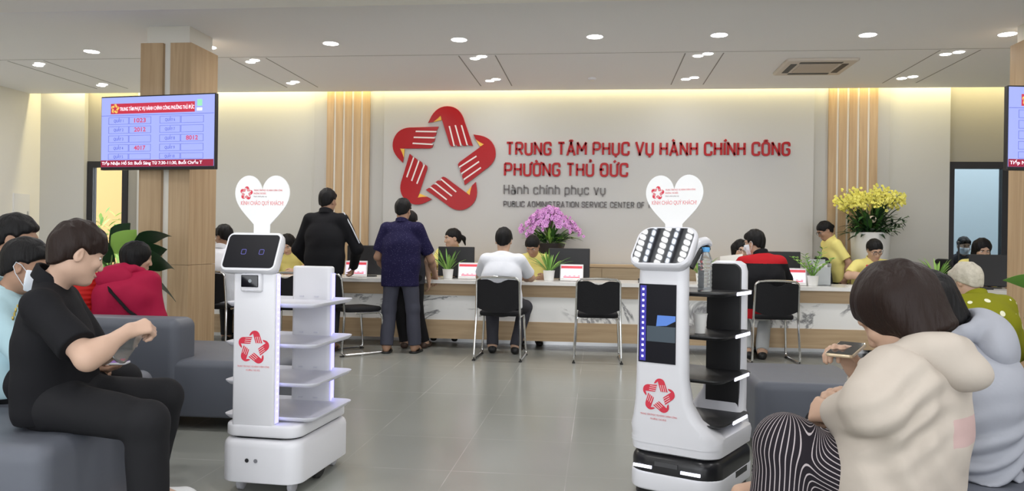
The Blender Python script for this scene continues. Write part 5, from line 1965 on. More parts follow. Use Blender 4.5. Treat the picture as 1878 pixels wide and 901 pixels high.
# shrub outside the left door
t = thing('garden_shrub', 'green shrub with red flowers outside the left glass door', 'shrub', (-8.12, 12.3, -.02))
b = MB()
for i in range(520):
    a = r_.uniform(0, 6.283); rr = .75 * math.sqrt(r_.random()); z = r_.uniform(.15, 1.62) * (1 - .25 * rr)
    p = (rr * math.cos(a), rr * math.sin(a) * .6, z); e = r_.uniform(-.2, 1.2); a2 = r_.uniform(0, 6.28); L = r_.uniform(.12, .24)
    blade(b, p, (p[0] + L * math.cos(e) * math.cos(a2), p[1] + L * math.cos(e) * math.sin(a2), p[2] + L * math.sin(e)), .06, .1, 4, r_.choice((0, 0, 1)))
b.tube([(0, 0, 0), (0, 0, .9)], .04, 8, mi=2)
b.build('foliage', [mat('shrub_light', (.38, .56, .16), .6), LEAF, STEM], t)
b = MB()
for i in range(18):
    a = r_.uniform(2.2, 4.0); rr = .7 * math.sqrt(r_.random())
    flower5(b, (rr * math.cos(a), rr * math.sin(a) * .6 - .2, r_.uniform(1.3, 1.62)), (0, -1, .3), .045, 0, 0, r_)
b.build('flowers', mat('shrub_red', (.65, .10, .08), .6), t, False)

# papers, glass, holder, phone-sized things on the counter
t = thing('drinking_glass', 'drinking glass on the counter between fern and navy shirt', 'glass', (-1.83, 8.70, ZT))
b = MB(); b.lathe([(.034, 0), (.036, .003), (.040, .12), (.038, .12), (.034, .006), (.001, .006)], 24); part('glass', b, mat('glass_clear', (.9, .93, .93), .03, trans=1.0, ior=1.3), t, True)
b = MB(); b.lathe([(.001, .008), (.034, .008), (.0365, .07), (.001, .0705)], 20); part('tea', b, mat('tea_amber', (.5, .35, .12), .05, trans=.8, ior=1.3), t, True)
t = thing('file_holder', 'translucent plastic file holder behind the zamia plant', 'holder', (2.40, 8.98, ZT))
b = MB(); b.box(-.10, .10, -.12, -.115, 0, .20).box(-.10, .10, .115, .12, 0, .28).box(-.10, -.095, -.12, .12, 0, .24).box(.095, .10, -.12, .12, 0, .24).box(-.10, .10, -.12, .12, 0, .005)
part('holder', b, mat('frosted_plastic', (.72, .76, .78), .4, trans=.45, ior=1.2), t)
b = MB(); b.box(-.08, .08, -.05, .05, .006, .23); part('papers', b, mat('paper_white', (.82, .81, .78), .7), t)
PAPER = mat('paper_white', (.82, .81, .78), .7)
def sheet(x, y, rz, w, d, label, n=1, z=ZT, thick=.002):
    t = thing('paper_sheet', label, 'paper', (x, y, z), R(rz), 'papers on the counter')
    b = MB()
    for i in range(n):
        b.box(-w / 2, w / 2, -d / 2, d / 2, i * thick, (i + .9) * thick, RZ(i * 3 % 7 - 3))
    part('sheet', b, PAPER, t)
    b = MB(); b.box(-w * .35, w * .35, -d * .36, d * .40, n * thick, n * thick + .0003); part('print', b, mat('print_text_grey', (.55, .55, .56), .7), t)
sheet(2.78, 8.66, 10, .30, .21, 'loose papers on the counter in front of the walking staff member', 3, ZT, .004)
sheet(3.05, 8.72, -6, .30, .21, 'paper sheet on the counter before the staff member with a red phone', 1)
sheet(-.95, 8.62, 3, .21, .29, 'paper sheet in front of the man in the white t-shirt', 1)
sheet(-2.10, 8.70, 20, .21, .29, 'paper sheet on the counter left of the navy shirt', 1)
sheet(-3.75, 8.66, 3, .30, .21, 'paper sheet in front of the long-haired staff member', 2)
t = thing('keyboard', 'black keyboard beside the monitor at the right end of the counter', 'keyboard', (3.88, 8.72, ZT), R(-6))
b = MB(); b.rbox(.36, .13, .018, .01, .005); part('case', b, BLACK_PL, t)
for i in range(4):
    for j in range(1):
        b = MB()
        for q in range(12):
            b.box(-.168 + q * .028, -.145 + q * .028, -.055 + i * .028, -.032 + i * .028, .018, .023)
        part('key_row', b, mat('key_grey', (.05, .05, .055), .5), t)
t = thing('stapler', 'small dark stapler on the counter left of the right robot', 'stapler', (.50, 8.75, ZT), R(25))
b = MB(); b.rbox(.13, .035, .014, .01, .004); part('base', b, BLACK_PL, t)
b = MB(); b.rbox(.13, .03, .03, .01, .008, T(0, 0, .022) @ RY(-6)); part('arm', b, BLACK_PL, t, True)
b = MB(); b.lathe([(.008, .0), (.008, .024)], 12, T(-.055, 0, .006)); part('hinge', b, STEEL, t, True)
# ------------------------------------------------------------------ the people
def WJ(loc, rz, **w):
    M = Matrix.Rotation(-R(rz), 3, 'Z')
    return {k: tuple(M @ (Vector(v) - Vector(loc))) for k, v in w.items()}
def WV(rz, v): return tuple(Matrix.Rotation(-R(rz), 3, 'Z') @ Vector(v))

def hood(J, m, root, sx=1.0, drop=(-.10, 0, -.03), h=.006, seed=4, amp=.006, lobe=(.075, .150, .085)):
    N = J['N']; side = unit(J['SL'] - J['SR']); u = unit(J['H'] - J['N']); u = unit(u * .4 + V3(0, 0, .6)); f = np.cross(side, u)
    ax = np.stack([unit(f), side, unit(np.cross(unit(f), side))])
    d = A3(drop)
    c = N + ax[0] * d[0] + ax[1] * d[1] + ax[2] * d[2]
    q = [ell(c, A3(lobe) * sx, ax, .03)]
    n = 9
    prev = None
    for i in range(n):
        a = R(-150 + 300 * i / (n - 1))
        pnt = N + ax[0] * (-.018 - .075 * math.cos(a) * sx) + ax[1] * .098 * math.sin(a) * sx + ax[2] * (.012 + .020 * math.cos(a))
        if prev is not None:
            q.append(cap(prev, pnt, .026, .026, .03))
        prev = pnt
    q.append(ell(N + ax[0] * -.015 + ax[2] * .055, A3((.074, .088, .075)) * sx, ax, .015, op='s'))
    return sdf_obj('hood', q, m, root, h, wrinkle(amp, 24, seed))
def sink(J, d):
    for k in ('C', 'N', 'H', 'SL', 'SR', 'EL', 'ER'):
        J[k] = J[k] - V3(0, 0, d * (.5 if k == 'C' else 1))

BLACKC = cloth('cloth_black', (.010, .010, .012), .85, 12, .3)
BLACKT = cloth('trousers_black', (.014, .014, .016), .8, 9, .35)
DARKGREY = cloth('trousers_dark_grey', (.045, .045, .055), .85, 10, .3)
SLATE = cloth('trousers_slate', (.060, .062, .085), .85, 10, .35)
YELLOW = cloth('shirt_yellow', (.72, .64, .22), .85, 12, .3)
LBLUE = cloth('shirt_light_blue', (.42, .60, .66), .85, 9, .35)
WHITEC = cloth('shirt_white', (.72, .74, .80), .85, 10, .3)
CRIMSON = cloth('jacket_crimson', (.34, .008, .045), .7, 10, .35)
SCARLET = cloth('jacket_scarlet', (.42, .012, .010), .6, 10, .35)
CREAM = cloth('hoodie_cream', (.47, .415, .36), .92, 7, .4)
CREAM_PINK = cloth('hoodie_print_pink', (.48, .34, .32), .92, 7, .4)
GREYH = cloth('hoodie_grey', (.34, .35, .39), .9, 7, .45)
LGREY = cloth('trousers_light_grey', (.40, .42, .43), .85, 10, .3)
NAVY = cloth('shirt_navy', (.012, .010, .044), .8, 10, .3)
def speckle(m, c, scale, thr):
    n, l, b_ = nodes_of(m)
    tc = n.new('ShaderNodeTexCoord'); v = n.new('ShaderNodeTexVoronoi'); v.inputs['Scale'].default_value = scale
    g = n.new('ShaderNodeMath'); g.operation = 'LESS_THAN'; g.inputs[1].default_value = thr
    mx = n.new('ShaderNodeMix'); mx.data_type = 'RGBA'
    mx.inputs[6].default_value = b_.inputs['Base Color'].default_value; mx.inputs[7].default_value = (*c, 1)
    l.new(tc.outputs['Object'], v.inputs['Vector']); l.new(v.outputs['Distance'], g.inputs[0])
    l.new(g.outputs[0], mx.inputs[0]); l.new(mx.outputs[2], b_.inputs['Base Color'])
    return v
speckle(NAVY, (.11, .10, .20), 70, .16)
OLIVE = cloth('blouse_olive', (.21, .21, .010), .85, 10, .25)
_v = speckle(OLIVE, (.75, .74, .55), 13, .24)
_v.inputs['Randomness'].default_value = .35
# pinstripes running along the legs, carried by a mesh attribute
STRIPE = cloth('trousers_pinstripe', (.016, .013, .017), .85, 9, .3)
n_, l_, b_ = nodes_of(STRIPE)
at = n_.new('ShaderNodeAttribute'); at.attribute_name = 'stripe'
fr = n_.new('ShaderNodeMath'); fr.operation = 'FRACT'
gt = n_.new('ShaderNodeMath'); gt.operation = 'GREATER_THAN'; gt.inputs[1].default_value = .80
mx = n_.new('ShaderNodeMix'); mx.data_type = 'RGBA'; mx.inputs[6].default_value = (.016, .013, .017, 1); mx.inputs[7].default_value = (.42, .37, .38, 1)
l_.new(at.outputs['Fac'], fr.inputs[0]); l_.new(fr.outputs[0], gt.inputs[0]); l_.new(gt.outputs[0], mx.inputs[0]); l_.new(mx.outputs[2], b_.inputs['Base Color'])

# --- man in the black polo shirt, opening a water bottle
L0 = (-2.10, 2.90, 0)
J = joints('sit', 1.0, .43, **WJ(L0, 0, P=(-2.11, 2.91, .535), C=(-2.115, 2.89, .765), N=(-2.125, 2.89, .970), H=(-2.03, 2.905, 1.085),
    SR=(-2.055, 2.735, .890), SL=(-2.19, 3.045, .890), ER=(-1.815, 2.665, .715), WR=(-1.765, 2.82, .795), EL=(-2.09, 3.12, .655), WL=(-1.905, 2.985, .700),
    UR=(-2.04, 2.82, .505), UL=(-2.04, 3.00, .505), KR=(-1.645, 2.77, .475), KL=(-1.790, 3.13, .490), AR=(-1.66, 2.80, .09), AL=(-1.905, 3.20, .09)))
p = Person('person in black polo shirt seated on the bench sofa, twisting a water bottle open', L0, 0, J, SKIN_LIGHT, .0045, (50, 18, 0), .95)
p.body(b=.88, hands={'R': dict(d=(.55, .72, .22), n=(-.4, .45, -.8), curl=.80, thumb=.8), 'L': dict(d=(.80, -.50, .30), n=(.35, -.2, .9), curl=.62, thumb=.6)})
p.hair('fringe', HAIR_BROWN, .013, .0035); p.eyes(HAIR_BROWN)
_shirt = p.top([BLACKC], 'polo_shirt', .006, .006, hem=.44, drop=.05, sleeve='short', e=.010, loose=.012, b=.93)
collar_obj(J, p.root, BLACKC, .062, .030)
b = MB()
_co = np.array([v.co for v in _shirt.data.vertices])
for q in range(4):
    yq, zq = -.095, .885 - .016 * q
    near = _co[(np.abs(_co[:, 1] - yq) < .012) & (np.abs(_co[:, 2] - zq) < .010)]
    xq = near[:, 0].min() if len(near) else -.15
    b.box(-.003, .003, -.007, .007, -.005, .005, T(xq - .001, yq, zq) @ RZ(28) @ RX(q * 50))
b.build('shirt_print', mat('print_gold', (.45, .35, .08), .6), p.root, False)
p.trousers(BLACKT, amp=.006, h=.006, loose=.014, flare=.012, hem=.15, e=.010)
for n in 'LR':
    shoe(J, n, p.root, SHOE_WHITE, 'sock', (1, .35 if n == 'L' else -.05, 0))
p.sandals(SHOE_BLACK, {'L': (1, .35, 0), 'R': (1, -.05, 0)})
# the bottle in his hands
a = Vector((-1.862, 2.925, .672)); c = Vector((-1.730, 2.905, .845))
d = (c - a).normalized(); u = d.orthogonal().normalized(); w = d.cross(u)
bt = thing('water_bottle', 'small clear water bottle in the hands of the person in black', 'bottle', tuple(a))
Mx = Matrix(((u[0], w[0], d[0], 0), (u[1], w[1], d[1], 0), (u[2], w[2], d[2], 0), (0, 0, 0, 1)))
prof = [(.022, 0), (.027, .005)]
for i in range(5):
    z = .015 + i * .022
    prof += [(.028, z), (.0255, z + .010), (.028, z + .019)]
prof += [(.026, .135), (.012, .165), (.012, .178)]
b = MB(); b.lathe(prof, 20, Mx); part('bottle', b, BOTTLE, bt, True, 60)
b = MB(); b.lathe([(.0148, .172), (.0148, .190), (.013, .192)], 18, Mx); part('cap', b, WHITE_PL, bt, True)

# --- man in the light blue shirt with a face mask and a phone
L0 = (-2.62, 3.36, 0)
J = joints('sit', .96, .44, **WJ(L0, 0, P=(-2.62, 3.36, .53), C=(-2.72, 3.35, .72), N=(-2.675, 3.34, .895), H=(-2.585, 3.345, 1.015),
    SR=(-2.63, 3.175, .815), SL=(-2.66, 3.50, .82), ER=(-2.44, 3.19, .610), WR=(-2.225, 3.285, .575), EL=(-2.46, 3.50, .60), WL=(-2.28, 3.42, .56),
    UR=(-2.58, 3.27, .505), UL=(-2.58, 3.45, .505), KR=(-2.20, 3.27, .49), KL=(-2.20, 3.50, .49), AR=(-2.36, 3.27, .09), AL=(-2.36, 3.50, .09)))
p = Person('person in light blue shirt and white face mask holding a phone', L0, 0, J, SKIN_DARK, .0055, (24, 12, 0))
p.body(hands={'R': dict(d=(.9, .25, -.1), n=(0, 0, 1) if False else (0, .3, 1), curl=.35, thumb=.5)})
p.hair('short', HAIR_BLACK, .010, .002); p.eyes(); p.mask()
p.top([LBLUE], 'shirt', .006, .007, hem=.44, drop=.06, sleeve='elbow', e=.018, loose=.012)
collar_obj(J, p.root, LBLUE, .064, .028)
p.trousers(BLACKT); p.shoes()
t = thing('phone', 'flat phone with a blue screen held by the person in light blue', 'phone', (-2.155, 3.31, .590), R(12))
b = MB(); b.rbox(.165, .078, .009, .012, .003); ph = part('case', b, mat('phone_silver', (.62, .62, .64), .3), t)
b = MB(); b.box(-.076, .076, -.034, .034, .009, .0094); part('screen', b, mat('phone_blue', (.03, .03, .12), .15, emit=(.10, .10, .32), estr=.6), t)

# --- someone at the left picture edge
J = joints('sit', .98, .43, bow=6)
p = Person('person cut off by the left picture edge, only dark hair showing', (-3.06, 3.80, 0), 10, J, SKIN_DARK, .009, (10, 10, 0))
p.body(); p.hair('short'); p.top([DARKGREY], sleeve='long', hem=.44, drop=.06); p.trousers(BLACKT); p.shoes()

# --- red jackets on the sofa, backs to us
L0 = (-3.27, 5.20, 0)
J = joints('sit', .90, .46, bow=12, lean=6)
sink(J, .075)
p = Person('person with black bobbed hair in crimson hooded jacket seen from behind', L0, 90, J, SKIN, .007, (-52, 10, 0))
p.body(); p.hair('bob', HAIR_BLACK, .016, .003)
p.top([CRIMSON], 'jacket', .007, .008, hem=.44, drop=.08, sleeve='long', e=.024, loose=.020)
N = J['N']
hood(J, CRIMSON, p.root, .98, (-.120, .05, -.045), .007, 3, .007, (.062, .135, .090))
b = MB()
b.tube([tuple(J['SL'] + V3(0, -.05, .085)), tuple(J['SL'] + V3(-.10, -.06, .0)), tuple(J['C'] + V3(-.165, .0, .03)), tuple(J['C'] + V3(-.15, -.12, -.10)), tuple(J['C'] + V3(-.06, -.20, -.19))], .020, 8, flat=.35)
b.build('bag_strap', BLACKC, p.root)
p.trousers(DARKGREY); p.shoes()
J = joints('sit', .88, .46, bow=4)
sink(J, .08)
p = Person('person in scarlet quilted jacket, mostly hidden behind the black polo shirt', (-3.70, 5.24, 0), 90, J, SKIN, .009, (10, 15, 0))
p.body(); p.hair('short')
def quilt(P): return .007 * np.sin(P[:, 2] * 95) ** 2 - .004
V, Q = surface(top_prims(J, sleeve='long', hem=.44, drop=.08, e=.026, loose=.022), .009, quilt)
mesh_obj('jacket', V, Q, SCARLET, p.root)
p.trousers(BLACKT); p.shoes()

# --- man in the white shirt by the column
J = joints('sit', 1.0, .46, lean=8, WR=(.42, -.16, .78), ER=(.20, -.24, .82), WL=(.42, .16, .78), EL=(.20, .24, .82))
p = Person('person in white shirt and glasses sitting between left column and left robot', (-4.02, 8.07, 0), 90, J, SKIN_DARK, .008, (62, 14, 0))
p.body(); p.hair('short'); p.eyes(); p.glasses(); p.top([WHITEC], hem=.46, drop=.06, sleeve='long'); collar_obj(J, p.root, WHITEC); p.trousers(BLACKT); p.shoes()

# --- staff behind the counter
def staff(label, x, y, style, face, rz=-90, bow=0, lean=6, seat=.48, s=.95, hands=None, glasses=False, skin=SKIN, top=YELLOW, sleeve='short', **over):
    J = joints('sit', s, seat, lean=lean, bow=bow, **over)
    for n, sd in (('L', 1), ('R', -1)):
        if 'W' + n not in over:
            J['W' + n] = V3(.40, .16 * sd, .785); J['E' + n] = V3(.17, .24 * sd, .83)
    p = Person(label, (x, y, 0), rz, J, skin, .008, face)
    p.body(hands=hands); p.hair(style); p.eyes()
    if glasses: p.glasses()
    p.top([top], hem=.48, drop=.06, sleeve=sleeve, e=.014); collar_obj(J, p.root, top); p.trousers(BLACKT); p.shoes()
    return p, J
staff('seated staff person with long black hair bent over, right of the left robot', -3.75, 9.50, 'long', (10, 35, 0), bow=16, lean=12)
staff('seated staff person behind the left robot, only the crown of the head showing', -4.20, 9.62, 'short', (0, 20, 0), bow=4, lean=4, seat=.50)
staff('seated staff person with ponytail turned left behind a monitor', -1.76, 9.62, 'tied', (-60, 6, 0), seat=.53, bow=6)
staff('seated staff person looking down, below the purple orchids', -.76, 9.42, 'bun', (-12, 38, 0), bow=14, lean=8, skin=SKIN_DARK)
staff('seated staff person in glasses with black hood of hair holding up a paper', 1.63, 9.42, 'bob', (4, 8, 0), glasses=True, skin=SKIN_LIGHT, seat=.43, WR=(.26, -.02, .86), ER=(.10, -.23, .82), hands={'R': dict(curl=.5)})
t = thing('paper_sheet', 'white paper held up by the staff person in glasses', 'paper', (1.49, 9.12, .90), R(10), 'papers on the counter')
b = MB()
vs, fs = [], []
for i in range(9):
    for k in range(2):
        u = i / 8
        vs.append((-.13 + .26 * u, .03 * math.sin(u * 3.1), k * .16 - .02 + .03 * u)); vs.append((-.13 + .26 * u, .03 * math.sin(u * 3.1) + .0012, k * .16 - .02 + .03 * u))
for i in range(8):
    a = i * 4
    fs += [(a, a + 4, a + 6, a + 2), (a + 1, a + 3, a + 7, a + 5), (a, a + 1, a + 5, a + 4), (a + 2, a + 6, a + 7, a + 3)]
b.add(vs, fs); part('sheet', b, PAPER, t, True)
p, J = staff('seated staff person with a red phone in front of the white planter', 3.10, 9.46, 'bun', (6, 26, 6), bow=8, seat=.47, skin=SKIN, WR=(.26, -.08, .86), ER=(.12, -.28, .84), WL=(.30, .06, .84), EL=(.13, .26, .84), hands={'R': dict(curl=.7, n=(-.6, .7, .2)), 'L': dict(curl=.6)})
p.glasses()
t = thing('phone', 'red phone held by the seated staff person before the white planter', 'phone', (3.03, 9.14, .90), R(8))
b = MB(); b.rbox(.15, .012, .075, .005, .003, RX(-20)); part('case', b, mat('phone_red', (.55, .03, .04), .4), t)
b = MB(); b.box(-.068, .068, .013, .0135, .006, .069, RX(-20)); part('screen', b, BLACK_GLOSS, t)
office_chair(2.90, 9.72, -84, 'black office chair behind the staff person with a red phone')
office_chair(4.28, 9.72, -92, 'black office chair of the staff person at the right end')
staff('seated staff person with long dark hair at the right end monitor', 4.27, 9.50, 'long', (-4, 24, 0), bow=6, seat=.49, skin=SKIN)
p, J = staff('person in white face mask and dark hair behind the right glass door', 5.00, 11.6, 'short', (0, 10, 0), seat=.52, skin=SKIN, top=DARKGREY, sleeve='long')
p.mask()
office_chair(5.0, 11.55, -90, 'black office chair behind the right glass door')
J = joints('stand', .88, 0, lean=10, bow=8, WL=(.0, .22, .78), EL=(-.04, .24, .97), WR=(.10, -.16, .80), ER=(.0, -.23, .98))
p = Person('staff person in yellow shirt walking left past the slatted wall', (2.86, 9.88, 0), 186, J, SKIN_DARK, .008, (4, 30, 0))
p.body(); p.hair('bun'); p.eyes(); p.glasses(); p.top([YELLOW], hem=.74, drop=.10, sleeve='short', e=.016); collar_obj(J, p.root, YELLOW); p.trousers(BLACKT); p.shoes()

# --- customers standing at the counter
J = joints('stand', 1.0, 0, lean=5, WL=(.36, .26, .86), EL=(.10, .33, 1.06), WR=(.36, -.20, .86), ER=(.10, -.32, 1.07), AL=(-.03, .10, .085), AR=(-.06, -.11, .085))
p = Person('person in black jacket with white sleeve piping standing at the counter', (-2.86, 8.08, 0), 90, J, SKIN_DARK, .007, (-14, 4, 0))
p.body(); p.hair('short'); p.top([BLACKC], 'jacket', .006, .008, hem=.80, drop=.10, sleeve='long', e=.015, loose=.014)
collar_obj(J, p.root, BLACKC, .062, .035)
b = MB(); b.tube([tuple(J['SR'] + V3(-.02, -.02, .078)), tuple(J['SR'] * .7 + J['ER'] * .3 + V3(-.045, -.065, .02)), tuple(J['SR'] * .2 + J['ER'] * .8 + V3(-.035, -.068, .0))], .006, 6); b.build('sleeve_piping', WHITEC, p.root)
p.trousers(DARKGREY); p.sandals()
J = joints('stand', .94, 0, lean=4, WR=(.44, -.27, .785), ER=(.17, -.28, .97), WL=(.30, .22, .80), EL=(.05, .26, .99), AL=(-.04, .13, .08), KL=(.01, .12, .46), AR=(.03, -.15, .08), KR=(.03, -.125, .46))
p = Person('person in navy speckled short-sleeved shirt and flip-flops standing at the counter', (-2.03, 8.05, 0), 90, J, SKIN_DARK, .007, (-8, 8, 0))
p.body(hands={'R': dict(d=(.7, .1, -.5), n=(-.2, .3, -1), curl=.5)}); p.hair('short')
p.top([NAVY], 'shirt', .006, .007, hem=.69, drop=.16, sleeve='short', e=.014, loose=.016)
collar_obj(J, p.root, NAVY, .060, .028)
p.trousers(SLATE, amp=.006, loose=.016, flare=.010); p.sandals(SHOE_BLACK)
J = joints('stand', .87, 0, lean=2, AL=(.05, .05, .075), AR=(.10, -.16, .075))
p = Person('person mostly hidden behind the navy shirt, only hair and a shoe showing', (-2.02, 8.36, 0), 90, J, SKIN, .009, (0, 8, 0))
p.body(); p.hair('short'); p.top([DARKGREY], hem=.7, drop=.10, sleeve='short'); p.trousers(BLACKT); p.shoes(SHOE_BROWN)

# --- seated customers
J = joints('sit', 1.0, .46, lean=4, bow=4, WR=(.47, -.13, .785), ER=(.24, -.27, .80), WL=(.47, .13, .785), EL=(.24, .26, .80),
           AL=(.30, .13, .085), AR=(.26, -.12, .085), KL=(.42, .15, .48), KR=(.41, -.20, .48))
p = Person('person in white t-shirt sitting at the counter with back to us', (-.96, 7.96, 0), 90, J, SKIN, .0065, (0, 10, 0))
p.body(); p.hair('short', vol=.013); p.top([WHITEC], 't_shirt', .005, .007, hem=.50, drop=.05, sleeve='short', e=.009, loose=.010); p.trousers(DARKGREY); p.shoes()
J = joints('sit', 1.02, .46, lean=7, bow=2, WR=(.40, -.16, .79), ER=(.17, -.27, .82), WL=(.42, .18, .79), EL=(.20, .27, .82), AL=(.12, .11, .085), AR=(.10, -.03, .085))
J['H'] = J['H'] + V3(.0, .06, .0)
p = Person('person in red and black jacket and face mask sitting at the counter', (1.66, 8.27, 0), 90, J, SKIN, .0065, (48, 8, 0))
p.body(); p.hair('short', vol=.014, amp=.004); p.eyes(); p.mask(); p.glasses()
RB = cloth('jacket_red', (.40, .010, .016), .8, 10, .3)
def zones(c): return np.where(c[:, 2] > .985, 0, np.where(c[:, 2] < .53, 0, 1))
p.top([RB, BLACKC], 'jacket', .006, .0065, mi_fn=zones, hem=.43, drop=.10, sleeve='long', e=.026, loose=.018)
collar_obj(J, p.root, BLACKC, .062, .045)
p.trousers(LGREY); p.shoes()

# --- white-haired woman in polka dots
L0 = (2.25, 4.93, 0)
J = joints('sit', .88, .45, bow=14, lean=6)
sink(J, .085)
J['H'] = J['H'] + V3(.0, .03, -.01)
p = Person('white-haired person in olive polka dot blouse sitting on the right sofa', L0, 90, J, SKIN, .007, (30, 16, 0))
p.body(); p.hair('curly', HAIR_WHITE, .015, .004, freq=70); p.eyes(HAIR_WHITE)
p.top([OLIVE], 'blouse', .006, .008, hem=.44, drop=.08, sleeve='elbow', e=.018, loose=.018)
collar_obj(J, p.root, OLIVE, .062, .026)
p.trousers(DARKGREY); p.shoes()

# --- person in the grey hoodie
L0 = (1.26, 2.78, 0); rz = 160
J = joints('sit', .96, .43, **WJ(L0, rz, P=(1.26, 2.78, .53), C=(1.25, 2.77, .71), N=(1.170, 2.78, .860), H=(1.095, 2.80, .960),
    SL=(1.12, 2.64, .785), SR=(1.22, 2.92, .785), EL=(1.00, 2.66, .64), ER=(1.10, 3.02, .64), WL=(.86, 2.82, .62), WR=(.90, 2.96, .62),
    UL=(1.20, 2.70, .50), UR=(1.26, 2.88, .50), KL=(.80, 2.80, .49), KR=(.84, 3.02, .49), AL=(.80, 2.82, .09), AR=(.82, 3.04, .09)))
p = Person('person in pale grey hoodie sitting behind the cream hoodie', L0, rz, J, SKIN, .006, (8, 38, 0), .93)
p.body(); p.hair('bob', HAIR_BLACK, .006, .003)
def creases(P):
    e1 = np.clip((.72 - P[:, 2]) / .15, 0, 1)
    return wrinkle(.005, 20, 3)(P) + e1 * .006 * np.sin(P[:, 2] * 85 + P[:, 0] * 30 + 2.5 * np.sin(P[:, 1] * 15 + P[:, 2] * 9))
V, Q = surface(top_prims(J, hem=.425, drop=.10, sleeve='long', e=.016, loose=.016, b=.95), .006, creases)
mesh_obj('hoodie', V, Q, GREYH, p.root)
hood(J, GREYH, p.root, .98, (-.115, 0, -.055), amp=.012, lobe=(.070, .135, .105))
p.trousers(BLACKT, e=-.012); p.shoes()

# --- person at the right edge: a forearm with a black wristband
L0 = (1.86, 3.12, 0); rz = 175
J = joints('sit', .98, .43, lean=6, **WJ(L0, rz, WL=(1.50, 2.99, .565), EL=(1.74, 2.98, .60), KL=(1.56, 3.06, .49), AL=(1.58, 3.06, .09), KR=(1.58, 3.26, .49), AR=(1.60, 3.26, .09)))
p = Person('person cut off by the right picture edge, forearm with black wristband showing', L0, rz, J, SKIN, .007, (0, 12, 0))
p.body(hands={'L': dict(curl=.5, n=(0, .2, -1))}); p.hair('short'); p.top([BLACKC], hem=.44, drop=.06, sleeve='short'); p.trousers(DARKGREY); p.shoes()
W, E_ = J['WL'], J['EL']
b = MB(); ax_ = unit(E_ - W); c = W + ax_ * .035
u = unit(np.cross(ax_, (0, 0, 1))); w = np.cross(ax_, u)
rings = []
for rr, o in ((.031, -.012), (.034, -.010), (.034, .010), (.031, .012)):
    rings.append([tuple(c + ax_ * o + (u * math.cos(k * .3927) + w * math.sin(k * .3927)) * rr) for k in range(16)])
b.stack(rings); b.build('wristband', BLACK_PL, p.root)

# --- woman in the cream hoodie, nearest on the right
L0 = (.86, 2.20, 0); rz = 130
J = joints('sit', .96, .43, **WJ(L0, rz, P=(.79, 2.22, .525), C=(.795, 2.17, .72), N=(.785, 2.14, .888), H=(.780, 2.175, .985),
    SL=(.700, 2.050, .825), SR=(.880, 2.235, .828), EL=(.668, 1.985, .765), WL=(.625, 2.18, .712), ER=(.84, 2.42, .66), WR=(.74, 2.37, .80),
    UL=(.78, 2.13, .505), UR=(.90, 2.29, .505), KL=(.50, 2.16, .625), AL=(.47, 2.13, .22), KR=(.62, 2.50, .545), AR=(.535, 2.335, .475)))
p = Person('person in cream hoodie and black pinstriped trousers sitting nearest on the right', L0, rz, J, SKIN, .0045, (12, 40, 0))
p.body(b=.80, hands={'L': dict(d=WV(rz, (-.30, .75, -.05)), n=WV(rz, (.75, .35, -.45)), curl=.95, thumb=.8), 'R': dict(curl=.6)},
       feet={'R': WV(rz, (-.80, -.15, .12)), 'L': WV(rz, (-.5, .3, -.75))})
p.hair('bob', HAIR_BROWN, .020, .0035, freq=70)
Lr = Matrix.Rotation(-R(rz), 3, 'Z')
def pink(c):
    Mw = np.array(Matrix.Rotation(R(rz), 3, 'Z')); w_ = c @ Mw.T + A3(L0)
    return np.where((w_[:, 0] > .865) & (w_[:, 2] > .665) & (w_[:, 2] < .735) & (w_[:, 1] < 2.22), 1, 0)
K = lambda *v: A3(WV(rz, Vector(v) - Vector(L0)))
Kd = lambda *v: A3(WV(rz, v))
lat = Kd(.78, .62, 0)
q = [cap(K(.785, 2.20, .430), K(.785, 2.18, .56), .138, .130, .05, lat, 1.42),
     cap(K(.785, 2.18, .56), K(.800, 2.16, .70), .130, .126, .08, lat, 1.38),
     cap(K(.800, 2.16, .70), K(.815, 2.145, .815), .126, .098, .08, lat, 1.30),
     cap(K(.745, 2.045, .825), K(.895, 2.235, .815), .074, .070, .07),
     cap(K(.722, 2.035, .822), K(.668, 1.995, .775), .074, .074, .05),
     cap(K(.668, 1.995, .775), K(.630, 2.165, .716), .068, .036, .03, fb=True),
     cap(K(.652, 2.09, .738), K(.636, 2.150, .720), .046, .042, .03),
     cap(K(.905, 2.245, .80), K(.84, 2.42, .67), .070, .060, .05), cap(K(.84, 2.42, .67), K(.75, 2.37, .79), .056, .036, .03, fb=True),
     plane(K(.8, 2.2, .428), (0, 0, -1), .01)]
def creases(P):
    e1 = np.exp(-((P - K(.735, 1.99, .76)) ** 2).sum(1) / (2 * .085 ** 2))
    e2 = np.exp(-((P - K(.79, 2.0, .58)) ** 2).sum(1) / (2 * .12 ** 2))
    d1, d2 = Kd(-.35, .2, .9), Kd(.9, .2, .45)
    return wrinkle(.004, 17, 8)(P) + e1 * .0075 * np.sin(P @ d1 * 105 + 2.5 * np.sin(P @ d2 * 16)) + e2 * .006 * np.sin(P @ d2 * 70 + 2 * np.sin(P @ d1 * 14))
V, Q = surface(q, .0050, creases)
mesh_obj('hoodie', V, Q, [CREAM, CREAM_PINK], p.root, True, pink(V[Q].mean(1)).astype(np.int32))
a1, a2, a3 = Kd(.90, -.20, -.38), Kd(.2, .95, 0), Kd(.36, -.05, .92)
